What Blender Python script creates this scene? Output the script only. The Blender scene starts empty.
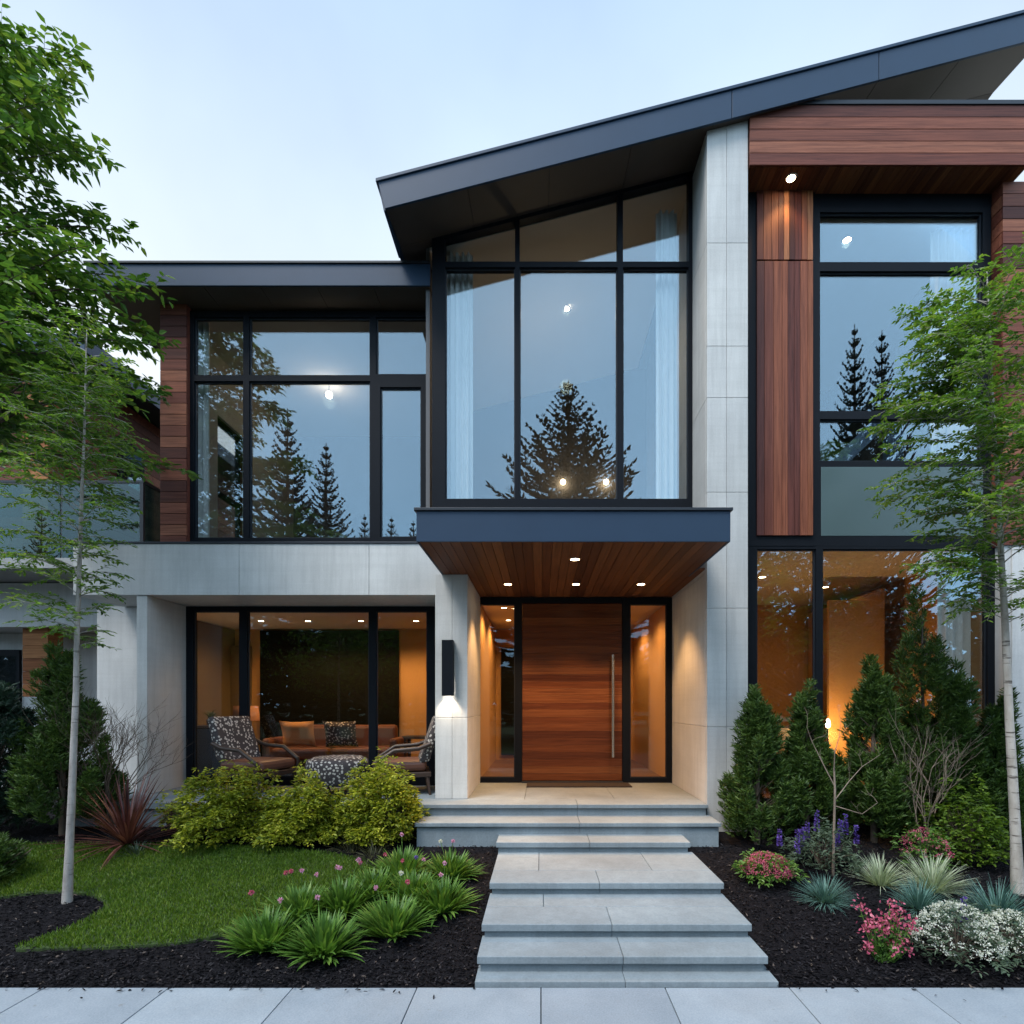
import bpy, math, random
import numpy as np
from mathutils import Vector

random.seed(7)
RNG = np.random.default_rng(7)
SC = bpy.context.scene
COL = SC.collection
R = math.radians

# ------------------------------------------------------------------ camera
EYE = 1.874
cam_data = bpy.data.cameras.new('camera')
cam_data.sensor_width = 36.0
cam_data.lens = 36.0 * 550 / 1024
cam_data.shift_x = -29 / 1024
cam_data.shift_y = 193 / 1024
cam_data.clip_start = 0.05
cam_data.clip_end = 3000
cam = bpy.data.objects.new('camera', cam_data)
COL.objects.link(cam)
cam.location = (0, 0, EYE)
cam.rotation_euler = (R(90), 0, 0)
SC.camera = cam

# ------------------------------------------------------------------ sky, sun, exposure
SUN_EL, SUN_ROT = 60.0, -140.0        # veiled sun high behind the camera, to the west
world = bpy.data.worlds.new('World')
SC.world = world
world.use_nodes = True
wn, wl = world.node_tree.nodes, world.node_tree.links
wn.clear()
w_out = wn.new('ShaderNodeOutputWorld')
w_bg = wn.new('ShaderNodeBackground')
w_sky = wn.new('ShaderNodeTexSky')
w_sky.sky_type = 'NISHITA'
w_sky.sun_disc = False
w_sky.sun_elevation = R(SUN_EL)
w_sky.sun_rotation = R(SUN_ROT)
w_sky.air_density = 1.0
w_sky.dust_density = 2.0
w_sky.ozone_density = 2.0
w_bg.inputs['Strength'].default_value = 0.12
# thin bright overcast over the clear sky: white low down, pale blue overhead
w_tc = wn.new('ShaderNodeTexCoord'); w_sep = wn.new('ShaderNodeSeparateXYZ'); wl.new(w_tc.outputs['Generated'], w_sep.inputs[0])
w_ramp = wn.new('ShaderNodeValToRGB'); wl.new(w_sep.outputs['Z'], w_ramp.inputs['Fac'])
_e = w_ramp.color_ramp.elements
_e.new(.5)
for _el, (_p, _c) in zip(_e, ((0.30, (1.12, 1.12, 1.10)), (.62, (.78, .90, 1.0)), (.92, (.44, .68, 1.0)))): _el.position = _p; _el.color = (*_c, 1)
w_noise = wn.new('ShaderNodeTexNoise'); w_noise.inputs['Scale'].default_value = 1.5; w_noise.inputs['Detail'].default_value = 5; wl.new(w_tc.outputs['Generated'], w_noise.inputs['Vector'])
w_nm = wn.new('ShaderNodeMapRange'); w_nm.inputs['To Min'].default_value = 2.2; w_nm.inputs['To Max'].default_value = 5.5; wl.new(w_noise.outputs['Fac'], w_nm.inputs['Value'])
w_sc = wn.new('ShaderNodeVectorMath'); w_sc.operation = 'SCALE'; wl.new(w_ramp.outputs[0], w_sc.inputs[0]); wl.new(w_nm.outputs[0], w_sc.inputs['Scale'])
# the cloud veil is thicker and brighter towards the sun, behind the camera
w_dir = wn.new('ShaderNodeMapRange'); w_dir.inputs['From Min'].default_value = -1; w_dir.inputs['From Max'].default_value = .6
w_dir.inputs['To Min'].default_value = 1.75; w_dir.inputs['To Max'].default_value = .95; w_dir.interpolation_type = 'SMOOTHSTEP'; wl.new(w_sep.outputs['Y'], w_dir.inputs['Value'])
w_tint = wn.new('ShaderNodeMix'); w_tint.data_type = 'RGBA'; wl.new(w_dir.outputs[0], w_tint.inputs[0])
w_blue = wn.new('ShaderNodeMapRange'); w_blue.inputs['From Min'].default_value = .95; w_blue.inputs['From Max'].default_value = 1.75; wl.new(w_dir.outputs[0], w_blue.inputs['Value']); wl.new(w_blue.outputs[0], w_tint.inputs[0])
w_tint.inputs[6].default_value = (1, 1, 1, 1); w_tint.inputs[7].default_value = (.60, .90, 1.12, 1)
w_el = wn.new('ShaderNodeMapRange'); w_el.inputs['From Min'].default_value = .1; w_el.inputs['From Max'].default_value = .62; wl.new(w_sep.outputs['Z'], w_el.inputs['Value'])
w_back = wn.new('ShaderNodeMix'); w_back.data_type = 'RGBA'; w_back.inputs[6].default_value = (.40, .72, 1.06, 1); w_back.inputs[7].default_value = (.84, 1.0, 1.14, 1)
wl.new(w_el.outputs[0], w_back.inputs[0]); wl.new(w_back.outputs[2], w_tint.inputs[7])
w_sc2 = wn.new('ShaderNodeVectorMath'); w_sc2.operation = 'SCALE'; wl.new(w_sc.outputs[0], w_sc2.inputs[0]); wl.new(w_dir.outputs[0], w_sc2.inputs['Scale'])
w_sc3 = wn.new('ShaderNodeVectorMath'); w_sc3.operation = 'MULTIPLY'; wl.new(w_sc2.outputs[0], w_sc3.inputs[0]); wl.new(w_tint.outputs[2], w_sc3.inputs[1])
w_mix = wn.new('ShaderNodeMix'); w_mix.data_type = 'RGBA'; w_mix.inputs[0].default_value = .85
wl.new(w_sky.outputs[0], w_mix.inputs[6]); wl.new(w_sc3.outputs[0], w_mix.inputs[7])
wl.new(w_mix.outputs[2], w_bg.inputs[0])
wl.new(w_bg.outputs[0], w_out.inputs[0])

sun_data = bpy.data.lights.new('sun', 'SUN')
sun_data.energy = 1.4
sun_data.angle = R(24)
sun_data.color = (1.0, 0.95, 0.88)
sun = bpy.data.objects.new('sun', sun_data)
COL.objects.link(sun)
_sd = Vector((math.sin(R(SUN_ROT)) * math.cos(R(SUN_EL)), math.cos(R(SUN_ROT)) * math.cos(R(SUN_EL)), math.sin(R(SUN_EL))))
sun.rotation_euler = (-_sd).to_track_quat('-Z', 'Y').to_euler()
sun.location = _sd * 60

SC.view_settings.view_transform = 'Standard'
SC.view_settings.look = 'None'
SC.view_settings.exposure = 1.38
SC.view_settings.gamma = 1.0
SC.cycles.max_bounces = 10
SC.cycles.transparent_max_bounces = 16
SC.cycles.glossy_bounces = 4
SC.cycles.diffuse_bounces = 4
SC.cycles.sample_clamp_indirect = 4.0
SC.cycles.caustics_reflective = False
SC.cycles.caustics_refractive = False

# ------------------------------------------------------------------ helpers: measuring
def Xp(px, d): return (px - 541) * d / 550
def Zp(py, d): return EYE + (705 - py) * d / 550

GP = [(-400, -0.14), (1.3, -0.14), (1.5, -0.06), (3.6, -0.06), (3.66, 0.0), (5.94, 0.33), (6.6, 0.43), (9.0, 0.48), (400, 0.5)]
def ground_z(y):
    for (a, za), (b, zb) in zip(GP, GP[1:]):
        if y <= b:
            return za + (zb - za) * (y - a) / (b - a)
    return GP[-1][1]
def on_ground(px, py):
    lo, hi = 2.5, 12.0
    for _ in range(50):
        m = (lo + hi) / 2
        if EYE - (py - 705) * m / 550 > ground_z(m): lo = m
        else: hi = m
    return Xp(px, lo), lo, ground_z(lo)

# ------------------------------------------------------------------ helpers: meshes
class MB:
    def __init__(self):
        self.v, self.f, self.m, self.n, self.s = [], [], [], 0, []
    def add(self, verts, faces, mat=0, smooth=False):
        verts = np.asarray(verts, dtype=np.float64).reshape(-1, 3)
        if isinstance(faces, np.ndarray):
            self.f.append(faces.astype(np.int64) + self.n)
            self.m.append(np.full(len(faces), mat)); self.s.append(np.full(len(faces), smooth))
        else:
            by = {}
            for f in faces: by.setdefault(len(f), []).append(f)
            for k, fs in by.items():
                self.f.append(np.array(fs, dtype=np.int64) + self.n)
                self.m.append(np.full(len(fs), mat)); self.s.append(np.full(len(fs), smooth))
        self.v.append(verts); self.n += len(verts)
        return self
    def mesh(self, name, off):
        me = bpy.data.meshes.new(name)
        v = np.concatenate(self.v) - np.array(off)
        me.vertices.add(len(v)); me.vertices.foreach_set('co', v.ravel())
        nl = sum(f.size for f in self.f); npoly = sum(len(f) for f in self.f)
        me.loops.add(nl); me.polygons.add(npoly)
        me.loops.foreach_set('vertex_index', np.concatenate([f.ravel() for f in self.f]))
        sizes = np.concatenate([np.full(len(f), f.shape[1]) for f in self.f])
        starts = np.concatenate([[0], np.cumsum(sizes)[:-1]])
        me.polygons.foreach_set('loop_start', starts)
        me.polygons.foreach_set('material_index', np.concatenate(self.m))
        me.polygons.foreach_set('use_smooth', np.concatenate(self.s))
        me.update(calc_edges=True); me.validate()
        return me

BASE = {}
def empty(name, loc, label=None, cat=None, group=None, kind=None):
    o = bpy.data.objects.new(name, None); COL.objects.link(o)
    o.location = loc; o.empty_display_size = 0.1
    BASE[o.name] = tuple(loc)
    tag(o, label, cat, group, kind); return o
def tag(o, label=None, cat=None, group=None, kind=None):
    if label: o['label'] = label
    if cat: o['category'] = cat
    if group: o['group'] = group
    if kind: o['kind'] = kind
    return o
def obj(name, mb, mats, parent=None, bevel=0, loc=None, label=None, cat=None, group=None, kind=None):
    """mesh data given in world metres; one object"""
    base = BASE[parent.name] if parent else (loc or (0, 0, 0))
    me = mb.mesh(name, base)
    for m in (mats if isinstance(mats, (list, tuple)) else [mats]): me.materials.append(m)
    o = bpy.data.objects.new(name, me); COL.objects.link(o)
    if parent: o.parent = parent
    else: o.location = base
    BASE[o.name] = base
    if bevel:
        b = o.modifiers.new('edge', 'BEVEL'); b.width = bevel; b.segments = 2; b.limit_method = 'ANGLE'; b.angle_limit = R(40)
    return tag(o, label, cat, group, kind)
def dup(root, loc, rz=0.0, sc=1.0, label=None, group=None):
    r = root.copy(); COL.objects.link(r); r.location = loc; r.rotation_euler = (0, 0, rz)
    r.scale = sc if isinstance(sc, (tuple, list)) else (sc, sc, sc)
    if label: r['label'] = label
    if group: r['group'] = group
    for ch in list(root.children):
        c = ch.copy(); COL.objects.link(c); c.parent = r
        for g in list(ch.children):
            d = g.copy(); COL.objects.link(d); d.parent = c
    return r

BOXF = np.array([[0, 3, 2, 1], [4, 5, 6, 7], [0, 1, 5, 4], [1, 2, 6, 5], [2, 3, 7, 6], [3, 0, 4, 7]])
def box(mb, x0, x1, y0, y1, z0, z1, mat=0):
    mb.add([(x0, y0, z0), (x1, y0, z0), (x1, y1, z0), (x0, y1, z0), (x0, y0, z1), (x1, y0, z1), (x1, y1, z1), (x0, y1, z1)], BOXF, mat)
    return mb
def prism_y(mb, poly, y0, y1, mat=0):
    """poly of (x,z) extruded along y"""
    n = len(poly)
    v = [(x, y0, z) for x, z in poly] + [(x, y1, z) for x, z in poly]
    f = [tuple(range(n)), tuple(range(2 * n - 1, n - 1, -1))] + [(i, i + n, (i + 1) % n + n, (i + 1) % n) for i in range(n)]
    mb.add(v, f, mat); return mb
def prism_z(mb, poly, z0, z1, mat=0):
    n = len(poly)
    v = [(x, y, z0) for x, y in poly] + [(x, y, z1) for x, y in poly]
    f = [tuple(range(n - 1, -1, -1)), tuple(range(n, 2 * n))] + [(i, (i + 1) % n, (i + 1) % n + n, i + n) for i in range(n)]
    mb.add(v, f, mat); return mb
def tube(mb, pts, rad, seg=6, mat=0, cap=True):
    pts = np.asarray(pts, float); n = len(pts)
    rad = np.broadcast_to(np.asarray(rad, float), (n,))
    t = np.gradient(pts, axis=0); t /= np.linalg.norm(t, axis=1)[:, None] + 1e-9
    ref = np.array([0, 0, 1.0]) if abs(t[0][2]) < 0.9 else np.array([1.0, 0, 0])
    a = np.cross(t, ref); a /= np.linalg.norm(a, axis=1)[:, None] + 1e-9
    b = np.cross(t, a)
    th = np.arange(seg) * 2 * np.pi / seg
    ring = pts[:, None, :] + rad[:, None, None] * (np.cos(th)[None, :, None] * a[:, None, :] + np.sin(th)[None, :, None] * b[:, None, :])
    i, j = np.meshgrid(np.arange(n - 1), np.arange(seg), indexing='ij')
    f = np.stack([i * seg + j, i * seg + (j + 1) % seg, (i + 1) * seg + (j + 1) % seg, (i + 1) * seg + j], -1).reshape(-1, 4)
    mb.add(ring.reshape(-1, 3), f, mat, True)
    if cap:
        mb.add(ring[-1], [tuple(range(seg))], mat); mb.add(ring[0], [tuple(range(seg - 1, -1, -1))], mat)
    return mb
def lathe(mb, c, prof, seg=24, mat=0):
    """prof of (r,z)"""
    th = np.arange(seg) * 2 * np.pi / seg
    v = np.array([[(c[0] + r * math.cos(t), c[1] + r * math.sin(t), c[2] + z) for t in th] for r, z in prof]).reshape(-1, 3)
    n = len(prof)
    f = [(i * seg + j, i * seg + (j + 1) % seg, (i + 1) * seg + (j + 1) % seg, (i + 1) * seg + j) for i in range(n - 1) for j in range(seg)]
    mb.add(v, f, mat, True); return mb
def norm(a): return a / (np.linalg.norm(a, axis=-1, keepdims=True) + 1e-9)
def leaves(mb, p, d, L, W, fold=0.15, mat=0, droop=0.0, up=None):
    """p,d (n,3); six-point leaves bent along the midrib"""
    n = len(p)
    if n == 0: return
    p = np.asarray(p); d = norm(np.asarray(d))
    L = np.broadcast_to(np.asarray(L, float), (n,))[:, None]; W = np.broadcast_to(np.asarray(W, float), (n,))[:, None]
    rnd = RNG.normal(size=(n, 3)) if up is None else np.asarray(up) + RNG.normal(size=(n, 3)) * 0.35
    s = norm(np.cross(d, rnd)); nn = np.cross(s, d)
    f = fold * W
    dr = -droop * L * np.array([0, 0, 1.0])
    v = np.stack([p, p + d * L * .30 + s * W * .5 + nn * f + dr * .1, p + d * L * .68 + s * W * .36 + nn * f + dr * .5, p + d * L + dr,
                  p + d * L * .68 - s * W * .36 + nn * f + dr * .5, p + d * L * .30 - s * W * .5 + nn * f + dr * .1], 1).reshape(-1, 3)
    b = (np.arange(n) * 6)[:, None]
    mb.add(v, np.concatenate([b + np.array([[0, 1, 2, 3]]), b + np.array([[0, 3, 4, 5]])]), mat)
def needles(mb, p, d, L, W, mat=0):
    """thin four-point slivers"""
    n = len(p); p = np.asarray(p); d = norm(np.asarray(d))
    L = np.broadcast_to(np.asarray(L, float), (n,))[:, None]; W = np.broadcast_to(np.asarray(W, float), (n,))[:, None]
    s = norm(np.cross(d, RNG.normal(size=(n, 3))))
    v = np.stack([p, p + d * L * .5 + s * W * .5, p + d * L, p + d * L * .5 - s * W * .5], 1).reshape(-1, 3)
    mb.add(v, (np.arange(n) * 4)[:, None] + np.array([[0, 1, 2, 3]]), mat)
def blades(mb, base, az, lean, L, W, curve=0.6, mat=0, seg=5):
    """arching strap leaves; base (n,3), az/lean (n,) radians (lean from vertical)"""
    n = len(az)
    L = np.broadcast_to(np.asarray(L, float), (n,)); W = np.broadcast_to(np.asarray(W, float), (n,)); curve = np.broadcast_to(np.asarray(curve, float), (n,))
    h = np.stack([np.cos(az), np.sin(az), np.zeros(n)], 1); side = np.stack([-np.sin(az), np.cos(az), np.zeros(n)], 1)
    cur = np.array(base, float); rows = []
    for k in range(seg + 1):
        t = k / seg
        w = W * (0.75 + 0.5 * t) * (1 - t ** 2.2) + 0.0008
        rows.append((cur - side * w[:, None] / 2, cur + np.array([0, 0, -1.0]) * (w * .15)[:, None], cur + side * w[:, None] / 2))
        ang = lean + curve * t * 1.6
        cur = cur + (h * np.sin(ang)[:, None] + np.array([0, 0, 1.0]) * np.cos(ang)[:, None]) * (L / seg)[:, None]
    v = np.stack([x for r in rows for x in r], 1).reshape(-1, 3)
    k3 = 3 * (seg + 1); b = (np.arange(n) * k3)[:, None]
    fs = []
    for k in range(seg):
        for q in (0, 1):
            fs.append(b + np.array([[3 * k + q, 3 * k + q + 1, 3 * k + q + 4, 3 * k + q + 3]]))
    mb.add(v, np.concatenate(fs), mat, True)

# ------------------------------------------------------------------ materials
class Mat:
    def __init__(self, name):
        self.m = bpy.data.materials.new(name); self.m.use_nodes = True
        self.n, self.l = self.m.node_tree.nodes, self.m.node_tree.links
        self.b = self.n['Principled BSDF']; self.out = self.n['Material Output']
    def node(self, t, **kw):
        x = self.n.new(t)
        for k, v in kw.items():
            if hasattr(x, k): setattr(x, k, v)
            else: x.inputs[k].default_value = v
        return x
    def link(self, a, b): self.l.new(a, b); return self
    def coord(self, scale=(1, 1, 1), which='Object'):
        tc = self.node('ShaderNodeTexCoord'); mp = self.node('ShaderNodeMapping'); mp.inputs['Scale'].default_value = scale
        self.link(tc.outputs[which], mp.inputs['Vector']); return mp.outputs[0]
    def noise(self, vec, scale, detail=6, rough=.6, dist=0):
        x = self.node('ShaderNodeTexNoise'); x.inputs['Scale'].default_value = scale; x.inputs['Detail'].default_value = detail
        x.inputs['Roughness'].default_value = rough; x.inputs['Distortion'].default_value = dist
        self.link(vec, x.inputs['Vector']); return x.outputs['Fac']
    def ramp(self, fac, stops):
        x = self.node('ShaderNodeValToRGB'); e = x.color_ramp.elements
        while len(e) < len(stops): e.new(0.5)
        for el, (p, c) in zip(e, stops): el.position = p; el.color = (*c, 1)
        self.link(fac, x.inputs['Fac']); return x.outputs['Color']
    def mix(self, fac, a, b, mode='MIX'):
        x = self.node('ShaderNodeMix', data_type='RGBA', blend_type=mode)
        if isinstance(fac, (int, float)): x.inputs[0].default_value = fac
        else: self.link(fac, x.inputs[0])
        for s, i in ((a, 6), (b, 7)):
            if isinstance(s, tuple): x.inputs[i].default_value = (*s, 1)
            else: self.link(s, x.inputs[i])
        return x.outputs[2]
    def math(self, op, a, b):
        x = self.node('ShaderNodeMath', operation=op)
        for s, i in ((a, 0), (b, 1)):
            if isinstance(s, (int, float)): x.inputs[i].default_value = s
            else: self.link(s, x.inputs[i])
        return x.outputs[0]
    def bump(self, h, strength=.3, dist=.01):
        x = self.node('ShaderNodeBump'); x.inputs['Strength'].default_value = strength; x.inputs['Distance'].default_value = dist
        self.link(h, x.inputs['Height']); self.link(x.outputs[0], self.b.inputs['Normal']); return self
    def col(self, c):
        if isinstance(c, tuple): self.b.inputs['Base Color'].default_value = (*c, 1)
        else: self.link(c, self.b.inputs['Base Color'])
        return self
    def rough(self, r):
        if isinstance(r, (int, float)): self.b.inputs['Roughness'].default_value = r
        else: self.link(r, self.b.inputs['Roughness'])
        return self
    def set(self, **kw):
        for k, v in kw.items(): self.b.inputs[k.replace('_', ' ')].default_value = v
        return self
    def island(self): return self.node('ShaderNodeNewGeometry').outputs['Random Per Island']

def plain(name, c, r=.5, metallic=0.0, var=.12, scale=6, bump=0.0):
    k = Mat(name); f = k.noise(k.coord(), scale)
    k.col(k.mix(f, tuple(x * (1 - var) for x in c), tuple(min(1, x * (1 + var)) for x in c))).rough(r).set(Metallic=metallic)
    if bump: k.bump(k.noise(k.coord(), scale * 14, 4), bump, .003)
    return k.m

def concrete(name, base, lo=.80, hi=1.12):
    k = Mat(name); v = k.coord()
    big = k.noise(v, 1.3, 5, .6); streak = k.noise(k.coord((9, 9, .6)), 1.6, 5, .65); fine = k.noise(v, 60, 4, .6)
    c = k.ramp(big, [(.25, tuple(base[i] * lo for i in range(3))), (.75, tuple(base[i] * hi for i in range(3)))])
    c = k.mix(k.math('MULTIPLY', k.ramp(streak, [(.42, (0, 0, 0)), (.72, (1, 1, 1))]), .42), c, tuple(x * .60 for x in base))
    c = k.mix(.10, c, k.ramp(fine, [(.3, (.1, .1, .1)), (.7, (.6, .6, .6))]))
    ir = k.island(); c = k.mix(.8, c, k.mix(ir, (.84, .85, .87), (1.02, 1.01, 1.0)), 'MULTIPLY')
    # faint horizontal board-form lines
    lines = k.noise(k.coord((.35, .35, 14)), 1.5, 3, .5)
    c = k.mix(k.math('MULTIPLY', k.ramp(lines, [(.5, (0, 0, 0)), (.6, (1, 1, 1))]), .10), c, tuple(x * .6 for x in base))
    k.col(c).rough(.72).bump(k.math('ADD', fine, k.math('MULTIPLY', lines, 1.5)), .18, .004)
    return k.m

def wood(name, cols, axis='x', rough=.55, grain=1.0, scale=1.0, sat=None):
    """cols: dark..light; every board takes its own tone"""
    k = Mat(name)
    lo, hi = 1.1 * scale, 34 * scale
    s = {'x': (lo, hi, hi), 'y': (hi, lo, hi), 'z': (hi, hi, lo)}[axis]
    ir = k.island()
    off = k.node('ShaderNodeCombineXYZ'); 
    for i in range(3): k.link(k.math('MULTIPLY', ir, 37.0 + 11 * i), off.inputs[i])
    va = k.node('ShaderNodeVectorMath', operation='ADD'); k.link(k.coord(s), va.inputs[0]); k.link(off.outputs[0], va.inputs[1])
    g1 = k.noise(va.outputs[0], 1.0, 8, .68, 1.2)
    s2 = {'x': (.5, 7, 7), 'y': (7, .5, 7), 'z': (7, 7, .5)}[axis]
    vb = k.node('ShaderNodeVectorMath', operation='ADD'); k.link(k.coord(s2), vb.inputs[0]); k.link(off.outputs[0], vb.inputs[1])
    g2 = k.noise(vb.outputs[0], 1.0, 4, .6, 2.0)
    n = len(cols)
    board = k.ramp(ir, [(i / n, c) for i, c in enumerate(cols)]); k.n[-1].color_ramp.interpolation = 'CONSTANT'
    dark = k.mix(1.0, board, (.22, .17, .18), 'MULTIPLY')
    c = k.mix(k.ramp(g1, [(.36, (1, 1, 1)), (.66, (0, 0, 0))]), board, dark)
    c = k.mix(k.math('MULTIPLY', g2, .55), c, k.mix(1.0, board, (1.35, 1.15, 1.0), 'MULTIPLY'))
    k.b.inputs['Specular IOR Level'].default_value = .22; k.col(c).rough(k.math('ADD', k.math('MULTIPLY', g1, .25), rough - .1)).bump(g1, .25 * grain, .003)
    return k.m

def leaf(name, dark, light, trans=.35, rough=.45, tip=None, clump=2.5):
    k = Mat(name)
    ir = k.island(); nz = k.noise(k.coord(), clump, 3, .6)
    f = k.math('ADD', k.math('MULTIPLY', ir, .55), k.math('MULTIPLY', k.math('SUBTRACT', nz, .25), .9))
    c = k.ramp(f, [(.15, dark), (.85, light)] if tip is None else [(.12, dark), (.6, light), (.92, tip)])
    k.col(c).rough(rough).set(**{'Specular_IOR_Level': .35})
    tr = k.node('ShaderNodeBsdfTranslucent'); k.link(k.mix(1.0, c, (1.25, 1.25, .7), 'MULTIPLY'), tr.inputs['Color'])
    mx = k.node('ShaderNodeMixShader'); mx.inputs[0].default_value = trans
    k.link(k.b.outputs[0], mx.inputs[1]); k.link(tr.outputs[0], mx.inputs[2]); k.link(mx.outputs[0], k.out.inputs['Surface'])
    return k.m

def glass(name, refl, tint=(.9, .93, .93), col=(1, 1, 1), wob=.0):
    k = Mat(name)
    gl = k.node('ShaderNodeBsdfGlossy'); gl.inputs['Roughness'].default_value = 0.0; gl.inputs['Color'].default_value = (*col, 1)
    tr = k.node('ShaderNodeBsdfTransparent'); tr.inputs['Color'].default_value = (*tint, 1)
    lw = k.node('ShaderNodeLayerWeight'); lw.inputs['Blend'].default_value = .25
    f = k.math('ADD', k.math('MULTIPLY', lw.outputs['Fresnel'], .5), refl)
    mx = k.node('ShaderNodeMixShader'); k.link(f, mx.inputs[0]); k.link(tr.outputs[0], mx.inputs[1]); k.link(gl.outputs[0], mx.inputs[2])
    if wob:
        bp = k.node('ShaderNodeBump'); bp.inputs['Strength'].default_value = wob; bp.inputs['Distance'].default_value = .01
        k.link(k.noise(k.coord(), 1.1, 1, .4), bp.inputs['Height']); k.link(bp.outputs[0], gl.inputs['Normal'])
    k.link(mx.outputs[0], k.out.inputs['Surface']); k.n.remove(k.b)
    return k.m

def glow(name, c, strength):
    k = Mat(name); k.col((.9, .85, .75)).set(**{'Emission_Strength': strength}); k.b.inputs['Emission Color'].default_value = (*c, 1)
    return k.m

M = {}
M['concrete'] = concrete('board_formed_concrete', (.60, .60, .58))
M['concrete_dark'] = concrete('grey_render', (.36, .37, .38))
M['white_render'] = concrete('pale_render', (.66, .66, .65))
M['stone'] = concrete('bluestone', (.205, .255, .285), .60, 1.22)
M['siding'] = wood('siding_boards', [(.080, .028, .022), (.17, .056, .038), (.25, .092, .058), (.115, .040, .029), (.30, .12, .072), (.19, .068, .044)], 'x')
M['panel_wood'] = wood('panel_boards', [(.070, .026, .024), (.28, .105, .055), (.12, .040, .032), (.42, .19, .095), (.095, .034, .030), (.26, .092, .052), (.17, .058, .040)], 'z')
M['soffit_wood'] = wood('soffit_boards', [(.10, .036, .016), (.19, .075, .030), (.13, .047, .020), (.16, .060, .024)], 'y')
M['door_wood'] = wood('door_boards', [(.13, .044, .017), (.18, .064, .023), (.105, .035, .014), (.155, .053, .019), (.22, .086, .032), (.14, .047, .018)], 'x', .36, 1.2)
M['metal'] = plain('anthracite_metal', (.020, .042, .078), .45, .0, .10, 3); M['metal'].node_tree.nodes['Principled BSDF'].inputs['Specular IOR Level'].default_value = .28
M['metal_trim'] = plain('dark_trim_metal', (.014, .019, .027), .5, .2)
M['black'] = plain('black_frame', (.008, .010, .014), .5); M['black'].node_tree.nodes['Principled BSDF'].inputs['Specular IOR Level'].default_value = .10
M['soffit'] = plain('dark_soffit', (.060, .044, .034), .6, 0, .12, 4)
M['spandrel'] = plain('teal_spandrel', (.075, .115, .12), .22, 0, .05, 2)
M['glass'] = glass('window_glass', .105, (.93, .95, .95), (.70, .88, 1.0), .012)
M['glass_low'] = glass('ground_floor_glass', .032, (.9, .93, .93), (.9, .95, 1.0), .012)
M['balcony_glass'] = glass('balcony_glass', .03, (.34, .56, .56))
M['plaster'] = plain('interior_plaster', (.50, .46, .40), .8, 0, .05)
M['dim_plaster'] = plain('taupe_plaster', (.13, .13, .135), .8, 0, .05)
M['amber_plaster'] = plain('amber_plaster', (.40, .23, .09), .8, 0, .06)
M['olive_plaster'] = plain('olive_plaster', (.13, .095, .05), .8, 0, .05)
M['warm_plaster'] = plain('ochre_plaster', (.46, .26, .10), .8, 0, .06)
M['ceiling'] = plain('ceiling_paint', (.6, .56, .5), .85, 0, .04)
M['dark_panel'] = plain('dark_glass_panel', (.006, .007, .006), .6); M['dark_panel'].node_tree.nodes['Principled BSDF'].inputs['Specular IOR Level'].default_value = .05
M['floor_wood'] = wood('floor_boards', [(.20, .11, .06), (.24, .14, .08), (.18, .10, .055)], 'x', .4)
M['curtain'] = plain('white_linen', (.90, .90, .88), .9, 0, .05, 20)
M['steel'] = plain('brushed_steel', (.55, .53, .5), .25, 1.0, .05, 30)
M['lamp_glow'] = glow('warm_lamp', (1, .72, .42), 14)
M['lamp_glow_white'] = glow('pale_lamp', (1, .9, .78), 10)
M['brick'] = wood('orange_brick', [(.32, .14, .06), (.40, .19, .085), (.27, .11, .05)], 'x', .8)

def lamp(name, kind, loc, energy, color=(1, .62, .3), size=.06, spot=80, parent=None):
    d = bpy.data.lights.new(name, kind); d.energy = energy; d.color = color
    d.shadow_soft_size = size
    if kind == 'SPOT': d.spot_size = R(spot); d.spot_blend = .6
    o = bpy.data.objects.new(name, d); COL.objects.link(o)
    if parent:
        o.parent = parent; b = BASE[parent.name]; o.location = tuple(loc[i] - b[i] for i in range(3))
    else: o.location = loc
    return o

# ================================================================== THE HOUSE
FL, FL2 = 0.73, 4.05                # ground floor, upper floor
D_DOOR, D_COL, D_FIN, D_BAND, D_LOW, D_UP, D_BAY, D_RIGHT = 8.09, 6.7, 6.4, 7.1, 7.9, 7.45, 7.0, 6.7
FIN_X0, FIN_X1 = 1.93, 2.41
house = empty('modern_house', (0, 8, 0), 'large modern house of concrete and dark wood with a tall glazed entrance bay', 'house')

def hp(name, mb, mat, parent=house, bevel=0.004, label=None): return obj(name, mb, mat, parent, bevel, label=label)

def h_boards(mb, x0, x1, yf, z0, z1, h=.135, gap=.007, t=.022, joint=2.6, mat=0):
    n = max(1, round((z1 - z0) / h)); hh = (z1 - z0) / n
    for i in range(n):
        a = z0 + i * hh; x = x0
        while x < x1 - 1e-6:
            L = joint * random.uniform(.55, 1.15); xe = x + L
            if xe > x1 - .5: xe = x1
            dy = random.uniform(-.0015, .0015)
            box(mb, x + .0015, xe - .0015, yf + dy, yf + t, a + gap / 2, a + hh - gap / 2, mat); x = xe
def v_boards(mb, x0, x1, yf, z0, z1, w=.085, gap=.004, t=.022, mat=0):
    x = x0
    while x < x1 - 1e-6:
        ww = w * random.uniform(.75, 1.3); xe = min(x1, x + ww)
        if x1 - xe < w * .5: xe = x1
        dy = random.uniform(-.002, .002)
        box(mb, x + gap / 2, xe - gap / 2, yf + dy, yf + t, z0, z1, mat); x = xe
def side_boards(mb, xf, y0, y1, z0, z1, h=.135, gap=.007, t=.022, sgn=1, mat=0):
    n = max(1, round((z1 - z0) / h)); hh = (z1 - z0) / n
    for i in range(n):
        a = z0 + i * hh; b = (xf - t, xf) if sgn > 0 else (xf, xf + t)
        box(mb, b[0], b[1], y0, y1, a + gap / 2, a + hh - gap / 2, mat)
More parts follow.
